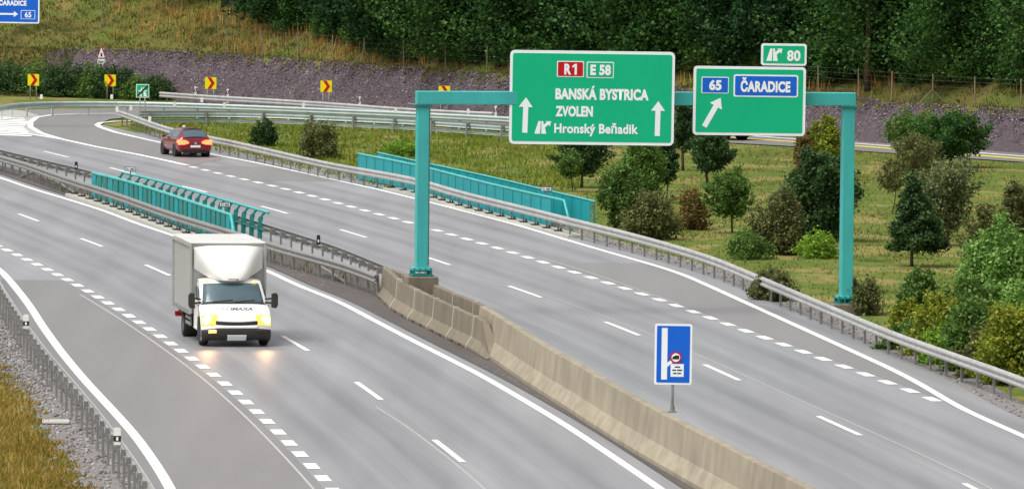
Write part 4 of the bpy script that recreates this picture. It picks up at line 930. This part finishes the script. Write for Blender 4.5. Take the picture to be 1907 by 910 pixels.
# ------------------------------------------------------------------ trees and shrubs
def leaf_cloud(centers, radii, n, size, flat=0.8, shell=0.55):
    """leaf sized faces spread through clumps; returns verts, quads"""
    k = len(centers); wgt = np.array([r[0]*r[1]*r[2] for r in radii])**.75; cid = RNG.choice(k, n, p=wgt/wgt.sum())
    d = RNG.normal(size=(n,3)); d /= np.linalg.norm(d, axis=1)[:,None]
    rr = shell + (1-shell)*RNG.random(n)**.6; rr *= 1 + .32*RNG.normal(size=n)*(RNG.random(n) < .5)
    P = np.asarray(centers)[cid] + d*rr[:,None]*np.asarray(radii)[cid]
    nrm = d*.7 + RNG.normal(size=(n,3))*.6 + [0,0,.45]; nrm /= np.linalg.norm(nrm, axis=1)[:,None]
    a = np.cross(nrm, RNG.normal(size=(n,3))); a /= np.linalg.norm(a, axis=1)[:,None]; b = np.cross(nrm, a)
    sz = size*(.6+.8*RNG.random(n)); a *= (sz*.5)[:,None]; b *= (sz*.5*flat)[:,None]
    V_ = np.stack([P-a, P-b*.9+nrm*sz[:,None]*.08, P+a, P+b*.9+nrm*sz[:,None]*.08], 1).reshape(-1,3)
    return V_, np.arange(4*n).reshape(-1,4)
def env(t, shape):
    if shape == 'cone': return (1.02-t)**.8*.95+.04
    if shape == 'column': return .8*math.sin(math.pi*min(max(t*.84+.12,0),1))**.5
    if shape == 'vase': return (.30+.75*t if t < .75 else .86*math.sqrt(max(.05,1-((t-.75)/.27)**2)))
    if shape == 'bush': return math.sqrt(max(.06, 1-(t*.97)**2))
    return math.sin(math.pi*min(max(t*.82+.12,0),1))**.6
def plant(name, label, cat, loc, H, R, z0, n, leaf, size, shape='round', trunk_r=.06, stems=1, group=None, clumps=None, dense=False):
    """leaves grown along branches that run from the stem to an uneven envelope"""
    root = thing(name, loc, label, cat, group); hc = H-z0; n = int(n*(2.2 if dense else 1.9)); size = size*(.6 if dense else .68); R *= 1.2
    nb = clumps or int(34+hc*12); tips = []; starts = []
    sk = RNG.normal(size=4)*.16                          # lopsided crown
    for i in range(nb):
        t = (i+RNG.random())/nb; t = t**.85 if shape != 'cone' else t**1.15
        an = i*2.399+RNG.random()*1.2; lop = 1+sk[0]*math.cos(an)+sk[1]*math.sin(an)+sk[2]*math.cos(2*an+sk[3]*9)
        r_ = R*env(t, shape)*lop*(.45+.65*RNG.random()**.6); z_ = z0+hc*(t*.97+.03)*(1+.07*RNG.normal())
        tip = np.array([r_*math.cos(an), r_*math.sin(an), max(.06, z_)]); tips.append(tip)
        if shape == 'bush': st = np.array([.12*R*math.cos(an), .12*R*math.sin(an), .03])
        elif shape == 'cone': st = np.array([0,0,max(z0*.9, z_+.12*r_)])
        else: st = np.array([0,0,min(max(z0*.82, z_-r_*(.55+.5*RNG.random())), z0+hc*.8)])
        starts.append(st)
    tips = np.array(tips); starts = np.array(starts); ln_ = np.linalg.norm(tips-starts, axis=1)+.25*R
    b = RNG.choice(nb, n, p=ln_/ln_.sum()); t = (.28 if shape != 'bush' else .22)+.80*RNG.random(n)**.75
    P = starts[b]+(tips[b]-starts[b])*t[:,None]; sg = R*.135*(1.30-.62*t)
    P = P+RNG.normal(size=(n,3))*sg[:,None]*[1,1,.8]; P[:,2] = np.maximum(P[:,2], .03)
    nrm = RNG.normal(size=(n,3))*.7+[0,0,.55]; nrm /= np.linalg.norm(nrm, axis=1)[:,None]
    a = np.cross(nrm, RNG.normal(size=(n,3))); a /= np.linalg.norm(a, axis=1)[:,None]; c = np.cross(nrm, a)
    sz = size*(.55+.9*RNG.random(n)); a *= (sz*.5)[:,None]; c *= (sz*.36)[:,None]; up = nrm*sz[:,None]*.1
    raw('crown', np.stack([P-a,P-c+up,P+a,P+c+up],1).reshape(-1,3), np.arange(4*n).reshape(-1,4), LEAF[leaf], root)
    m = MB()
    for s_ in range(stems):
        lean = (0,0) if stems == 1 else (R*.4*math.cos(s_*2.2), R*.4*math.sin(s_*2.2)); zt = z0+hc*.8; bw = RNG.normal()*.06
        Q_ = [(lean[0]*q**1.3+bw*math.sin(3*q+s_), lean[1]*q**1.3, -.06+(zt+.06)*q) for q in np.linspace(0,1,6)]
        m.tube(Q_, [trunk_r*(1.15-.95*q) for q in np.linspace(0,1,6)], 7)
    m.build('trunk', BARK, root, smooth=True)
    mb = MB()
    for i in range(0, nb, 2 if nb < 80 else 3):
        mb.tube([starts[i], (starts[i]+tips[i])/2+[0,0,.04*R], starts[i]+(tips[i]-starts[i])*.92], [trunk_r*.34,trunk_r*.22,trunk_r*.08], 4, cap=False)
    mb.build('branches', BARK, root, fix=False)
    return root
def tree_px(bx, by, ytop, ycb, wpx, label, leaf, n, size=.2, shape='round', name='tree', cat='tree', tr=.05, stems=1, group=None, clumps=None):
    """base pixel on the ground, crown top and bottom rows, crown width"""
    b = G(bx, by, -.04); k = FPX/b.y; H = (by-ytop)/k; z0 = max(0, (by-ycb)/k)
    return plant(name, label, cat, b, H, wpx/2/k, z0, n, leaf, size, shape, tr, stems, group, clumps)
T = tree_px
T(1083,350,232,322,78,'young round tree with dark crown behind the big green sign','dark',3600,.17,tr=.06)
T(1067,357,283,328,36,'slender young tree with a pale stake beside the dark round tree','mid',1300,.14,tr=.03)
T(1192,378,258,358,84,'bushy bright young tree half behind the large green sign','mid',4600,.17,'column',tr=.06,stems=2)
T(1241,372,262,338,46,'slim dark tree on a thin stem between the two green signs','dark',2200,.15,'column',tr=.035)
T(1147,424,308,388,78,'sapling with layered green crown by the turquoise parapet end','mid',3000,.16,tr=.035)
T(1145,424,378,420,26,'low green sprout around the sapling foot by the parapet','mid',500,.12,'bush','shrub','shrub',.02)
T(1213,446,358,446,98,'dark dense shrub behind the crash barrier past the parapet','olive',4200,.15,'bush','shrub','shrub',.03,3)
T(1292,428,352,426,66,'reddish brown shrub beside the leafy tree on a bent stem','brown',2200,.14,'bush','shrub','shrub',.03,3)
T(1272,318,190,276,52,'tall dark tree standing in the gap between the green signs','dark',2600,.18,tr=.07)
T(1318,342,238,316,72,'dark spreading tree under the exit sign','dark',3200,.18,tr=.06)
T(1364,434,322,396,80,'leafy green tree on a bent stem standing alone in the meadow','mid',3200,.17,tr=.04)
T(1455,474,360,474,94,'tall ragged olive brown bush before the big dark tree','olive',4600,.16,'bush','shrub','shrub',.04,3)
T(1528,448,286,440,122,'big dense dark green tree behind the gantry post','dark',9000,.19,tr=.08)
T(1542,330,224,320,72,'yellow green tree beside the turquoise gantry post','yellow',3200,.18,'column',tr=.06)
T(1497,335,250,325,48,'brownish thin tree between the exit sign and yellow green tree','brown',1700,.16,'column',tr=.05)
T(1528,480,432,480,78,'bright lime shrub at the foot of the big dark tree','bright',2200,.13,'bush','shrub','shrub',.03,3)
T(1382,482,432,482,82,'green shrub in front of the leafy meadow tree','mid',2200,.13,'bush','shrub','shrub',.03,3)
T(1700,305,214,270,88,'round green tree on the meadow before the rock slope, the paler of a pair','mid',4200,.19,tr=.07)
T(1770,312,212,286,108,'round green tree on a bare trunk before the rock slope, the darker of a pair','forest2',5200,.19,tr=.07)
T(1700,330,252,318,84,'pale olive small tree below the pair of round trees','olive',2200,.16,tr=.04)
T(1661,398,296,350,56,'thin young tree with sparse leaves on a bare stem','olive',800,.15,tr=.025)
T(1698,496,342,466,94,'dark conical tree with a clean short trunk','dark',6800,.17,'cone',tr=.06)
T(1764,458,306,428,112,'grey green open tree with forking branches','grey',4600,.15,'vase',tr=.07)
T(1836,482,378,482,78,'tall thin leaved shrub beside the grey green tree','olive',2600,.15,'bush','shrub','shrub',.03,4)
T(1893,452,346,446,66,'dark shrub with reddish shoots at the meadow edge','olive',2800,.15,'column','shrub','shrub',.04,2)
T(1858,590,428,590,150,'large feathery willow bush with pale green shoots','willow',15000,.17,'bush','shrub','shrub',.03,5)
T(1712,606,500,604,76,'leafy green bush behind the crash barrier below the conical tree','mid',4200,.16,'bush','shrub','shrub',.03,3)
for i,(bx,by,yt,wd,lf,lab) in enumerate([(1690,642,566,70,'yellow','yellow green scrub behind the barrier, below the leafy bush'),(1748,664,548,110,'yellow','yellow flowering scrub behind the barrier, before the willow bush'),(1818,692,556,118,'mid','green bramble thicket behind the barrier, under the willow bush'),(1884,716,566,116,'yellow','yellow tinged scrub thicket at the barrier, past the willow bush'),(1960,730,560,100,'mid','green scrub thicket where the barrier leaves the view')]):
    T(bx,by,yt,by,wd,lab,lf,6500,.15,'bush','shrub','shrub',.02,4)
for bx,by,yt,wd,lf,lab in [(1722,652,596,100,'mid','low green bramble mound at the barrier, left of the yellow flowering scrub'),(1788,678,600,110,'bright','low light green bramble mound at the barrier, between the scrub thickets'),(1852,704,604,116,'olive','low olive bramble mound at the barrier, under the willow bush edge'),(1915,640,520,120,'willow','pale green leafy bush behind the scrub, past the willow bush'),(1800,620,520,96,'mid','leafy green bush filling the gap before the willow bush')]:
    T(bx,by,yt,by,wd,lab,lf,5200,.15,'bush','shrub','shrub',.02,4)
for bx,by,yt,wd,lab in [(1440,560,500,80,'olive scrub bush between the gantry post and the barrier'),(1600,585,520,80,'green scrub bush behind the barrier past the gantry post')]:
    T(bx,by,yt,by,wd,lab,'olive',2000,.15,'bush','shrub','shrub',.02,3)
T(494,272,224,272,46,'dark round shrub above the barrier, the smaller of two near the slip road','dark',1700,.16,'bush','shrub','shrub',.03,3)
T(592,296,226,296,82,'dark leafy shrub above the barrier, the larger of two near the slip road','olive',3600,.17,'bush','shrub','shrub',.04,3)
T(752,290,262,290,86,'low green shrub patch behind the turquoise parapet','bright',1500,.14,'bush','shrub','shrub',.02,3)
for i in range(14):                                    # hedge behind the chevrons
    x = -33+i*1.0; y = toe_y(x)-1.1+RNG.random()*.7
    plant('hedge_shrub', 'dark green hedge shrub behind the outer slip road barrier', 'shrub', (x,y,-.04), 1.75+.3*RNG.random()-(.5 if i > 11 else 0), 1.0, 0, 2400, 'dark' if i % 3 else 'mid', .17, 'bush', .03, 3, 'hedge shrubs behind the slip road barrier', dense=True)
# forest on the hill
ftrees = []; x = -24.0; row = 0
for row, (dx, off, lo) in enumerate(((2.3,.4,1),(3.0,3.4,0))):
    x = -24.0 + row*1.1
    while x < 42:
        e = forest_e(x); y = toe_y(x)+1.55*bank_h(x)+e+off+RNG.random()*.9; z = float(terrain(x,y))
        H = 7.5+RNG.random()*3; ftrees.append((x,y,z,H,row)); x += dx*(.8+.4*RNG.random())
protos = []
for v in range(5):
    p = plant('forest_tree', 'dense broadleaf tree at the dark forest edge on the hill', 'tree', (0,0,-50), 8.5, 2.7, .15, 10500, ('forest','forest2','forest','forest2','forest2')[v], .30, 'bush' if v in (1,3) else 'round', .14, 1, 'broadleaf trees of the forest edge', clumps=110, dense=True)
    protos.append(p)
used = set()
for i,(x,y,z,H,row) in enumerate(ftrees):
    v = int(RNG.integers(0,5)); p = protos[v]
    if v in used: p = copy_tree(p)
    used.add(v); p.location = (x,y,z-.05); p.rotation_euler = (0,0,RNG.random()*6.28); q = H/8.5; p.scale = (q*1.05,q*1.05,q)
sp = []
for v in range(3): sp.append(plant('undergrowth_shrub', 'leafy green shrub at the foot of the forest edge', 'shrub', (0,0,-50), 2.1, 1.35, 0, 3000, ('forest2','mid','forest2')[v], .22, 'bush', .03, 3, 'shrubs at the foot of the forest'))
used2 = set(); x = -14.0
while x < 40:
    e = forest_e(x); y = toe_y(x)+1.55*bank_h(x)+e-.9+RNG.random()*.8; z = float(terrain(x,y)); v = int(RNG.integers(0,3)); p = sp[v]
    if v in used2: p = copy_tree(p)
    used2.add(v); p.location = (x,y,z-.04); p.rotation_euler = (0,0,RNG.random()*6.28); q = .6+.6*RNG.random(); p.scale = (q,q,q); x += .8+1.2*RNG.random()
# one bare trunk showing in the forest
x = V(1617,40,352).x; y = float(toe_y(x)+1.55*bank_h(x)+forest_e(x)-2.0); x = V(1617,40,y).x; z = float(terrain(x,y))
plant('forest_tree','tall forest tree with a bare straight trunk beyond the gantry post','tree',(x,y,z),10.5,2.2,5.2,2600,'forest',.28,'round',.17,1)

# ------------------------------------------------------------------ grass, stones
def blades(P, h, w_, lean=.5, tilt=None):
    """one triangle tuft blades standing on points P"""
    n = len(P); a = RNG.random(n)*6.283; dx, dy = np.cos(a), np.sin(a); hh = h*(.5+RNG.random(n)); ww = w_*(.6+.8*RNG.random(n))
    l = lean*hh*RNG.random(n); b = RNG.random(n)*6.283
    A = P+np.stack([dx*ww/2,dy*ww/2,0*ww-.02],1); B = P-np.stack([dx*ww/2,dy*ww/2,0*ww+.02],1)
    C = P+np.stack([np.cos(b)*l,np.sin(b)*l,hh],1)
    return np.stack([A,B,C],1).reshape(-1,3), np.arange(3*n).reshape(-1,3)
def grass(name, label, P, h, w_, m, lean=.5):
    V_, F_ = blades(P, h, w_, lean); o = raw(name, V_, F_, m); return tag(o, label, 'grass', kind='stuff')
def scatter(n, x0, x1, y0, y1, ok):
    x = x0+(x1-x0)*RNG.random(n); y = y0+(y1-y0)*RNG.random(n); k = ok(x,y); return x[k], y[k]
rd = RAILD[np.argsort(RAILD[:,1])]; ramp_near = np.array([[-21,356],[-16,354.5],[-13,353.5],[-9,350.5],[-4.8,347],[-.3,342.5],[8,335],[13,329.5],[17,325.8],[25,313],[40,290]])
def meadow_ok(x, y): return (x > np.interp(y, rd[:,1], rd[:,0])+.55) & (y < np.interp(x, ramp_near[:,0], ramp_near[:,1])-.3) & (x < .079*y+2)
clump = lambda x, y: .5+.5*np.sin(x*1.3+1.7*np.sin(y*.31))*np.sin(y*.55+1.1*np.sin(x*.7))
x, y = scatter(300000, -20, 30, 150, 356, meadow_ok); k = RNG.random(len(x)) < .12+.88*clump(x*.6,y*.8)**2; x, y = x[k], y[k]
grass('meadow_grass', 'short dry olive meadow grass between the trees', np.stack([x,y,0*x-.04],1), .085, .06, GRASS_M, 1.4)
x, y = scatter(60000, -20, 8, 240, 356, lambda x,y: meadow_ok(x,y) & (y > 285) & (x < 3)); k = RNG.random(len(x)) < clump(x*1.7,y); x, y = x[k], y[k]
grass('green_grass', 'green grass and weeds between the slip road and the barrier', np.stack([x,y,0*x-.04],1), .2, .08, GRASS_G, .9)
def hill_ok(x, y): d = y-toe_y(x)-1.55*bank_h(x); return (d > -.1) & (d < forest_e(x)+.4) & (np.abs(x) < .079*y+2)
x, y = scatter(420000, -34, 34, 325, 420, hill_ok); k = RNG.random(len(x)) < .3+.7*clump(x*1.3,y*1.6); x, y = x[k], y[k]
grass('hill_grass', 'rough green and brown grass covering the hillside', np.stack([x,y,terrain(x,y)],1), .17, .07, GRASS_H, 1.0)
def bank_ok(x, y): d = y-toe_y(x); return (d > -2.5) & (d < 4) & (x < -26.3+.35*d) & (x > -36)
x, y = scatter(60000, -36, -20, 380, 402, bank_ok)
grass('hill_grass', 'green grass on the bank left of the crushed rock', np.stack([x,y,terrain(x,y)],1), .16, .07, GRASS_H, 1.0)
def dry_ok(x, y):
    d = y-toe_y(x)-1.55*bank_h(x); e = forest_e(x)
    a = (x > -23.5) & (x < -6) & (d > .5+1.2*np.clip((-15-x)/6,0,1)*2) & (d < np.minimum(e+.3, 9))
    b = (x > -6) & (d > .6) & (d < e+.2) & (np.sin(x*.8)+np.sin(x*2.1+1) > .1)
    return a | b
x, y = scatter(190000, -24, 32, 325, 415, dry_ok); k = RNG.random(len(x)) < clump(x*.9+4,y*1.1)**1.5; x, y = x[k], y[k]
grass('dry_grass', 'tall straw coloured dry grass on the hill below the forest', np.stack([x,y,terrain(x,y)],1), .62, .045, GRASS_D, .35)
vg = np.array([[G(px,py).x, G(px,py).y] for px,py in [(160,925),(156,910),(132,858),(80,801),(57,744),(20,705),(0,683),(-60,640)]]); vg = vg[np.argsort(vg[:,1])]
jit = lambda y: .25*np.sin(y*2.2)+.18*np.sin(y*5.1)
x, y = scatter(150000, -26, -5, 142, 198, lambda x,y: (x < np.interp(y, vg[:,1], vg[:,0])+jit(y)*.8) & (x > -.079*y-1.5))
grass('verge_grass', 'sunburnt yellow brown grass below the gravel verge', np.stack([x,y,0*x-.03],1), .13, .05, GRASS_V, 1.3)
octv = np.array([[1,0,0],[-1,0,0],[0,1,0],[0,-1,0],[0,0,1],[0,0,-1]], float); octf = np.array([[0,2,4],[2,1,4],[1,3,4],[3,0,4],[2,0,5],[1,2,5],[3,1,5],[0,3,5]])
def stones(name, label, P, size, m):
    n = len(P); s_ = size*(.45+RNG.random((n,1,1))**2*1.3); Vv = octv[None]*(.6+.7*RNG.random((n,6,1)))*s_*(.7+.6*RNG.random((n,1,3)))
    a = RNG.random(n)*6.283; c, s1 = np.cos(a), np.sin(a); X = Vv[...,0]*c[:,None]-Vv[...,1]*s1[:,None]; Y = Vv[...,0]*s1[:,None]+Vv[...,1]*c[:,None]
    t = RNG.normal(size=n)*.5; Z = Vv[...,2]*np.cos(t)[:,None]+Y*np.sin(t)[:,None]; Y = Y*np.cos(t)[:,None]
    V_ = np.stack([X,Y,Z],-1)+P[:,None,:]; F_ = (octf[None]+6*np.arange(n)[:,None,None]).reshape(-1,3)
    return tag(raw(name, V_.reshape(-1,3), F_, m), label, 'stones', kind='stuff')
def rock_ok(x, y): d = y-toe_y(x); D = 1.55*bank_h(x); return (d > -.4) & (d < D+.25+.3*np.sin(x*1.9)+.2*np.sin(x*4.7)) & (x > -26.4+.35*d+.6*np.sin(y*2)) & (np.abs(x) < .079*y+2)
x, y = scatter(1300000, -30, 34, 310, 402, rock_ok)
stones('crushed_rock', 'purplish grey crushed rock covering the cut slope', np.stack([x,y,terrain(x,y)+.01],1), .042, STONE)
x, y = scatter(120000, -24, -6, 142, 230, lambda x,y: (x > np.interp(y, vg[:,1], vg[:,0])-.3+jit(y)) & (x < x_at(L0, y)-.75) & (RNG.random(len(x)) < np.where(y > 176, .8, .35)))
stones('gravel', 'loose grey gravel on the verge behind the barrier', np.stack([x,y,0*x],1), .035, STONE_G)
x, y = scatter(40000, -12, 20, 160, 300, lambda x,y: (x > x_at(R0, y)+1.0) & (x < x_at(R0, y)+1.9))
stones('gravel', 'dark gravel along the foot of the exit lane barrier', np.stack([x,y,0*x],1), .035, STONE_G)

# weeds and grit between the median rails and along the wall foot
x, y = scatter(26000, -26, 0, 217, 306, lambda x,y: (x > x_at(N1,y)+.1) & (x < x_at(N2,y)-.08) & ((y < 240) | (y > 274))); k = RNG.random(len(x)) < clump(x*3,y*.9)**1.3
grass('median_weeds', 'pale dry weeds growing between the two median rails', np.stack([x[k],y[k],0*x[k]],1), .22, .05, GRASS_M, .6)
x, y = scatter(60000, -12, 8, 130, 240, lambda x,y: (x > x_at(SLOT,y)+.1) & (x < x_at(SLOT,y)+1.0) & (RNG.random(len(x)) < .25+.5*clump(x*2,y*.7)) & ((y > 214) | (x < x_at(WT,y)-.6)))
x2 = (y < 189.5) | (y > 215.8); x, y = x[x2], y[x2]
stones('grit', 'fine dark grit lying on the median beside the concrete', np.stack([x,y,0*x+.006],1), .018, STONE_G)
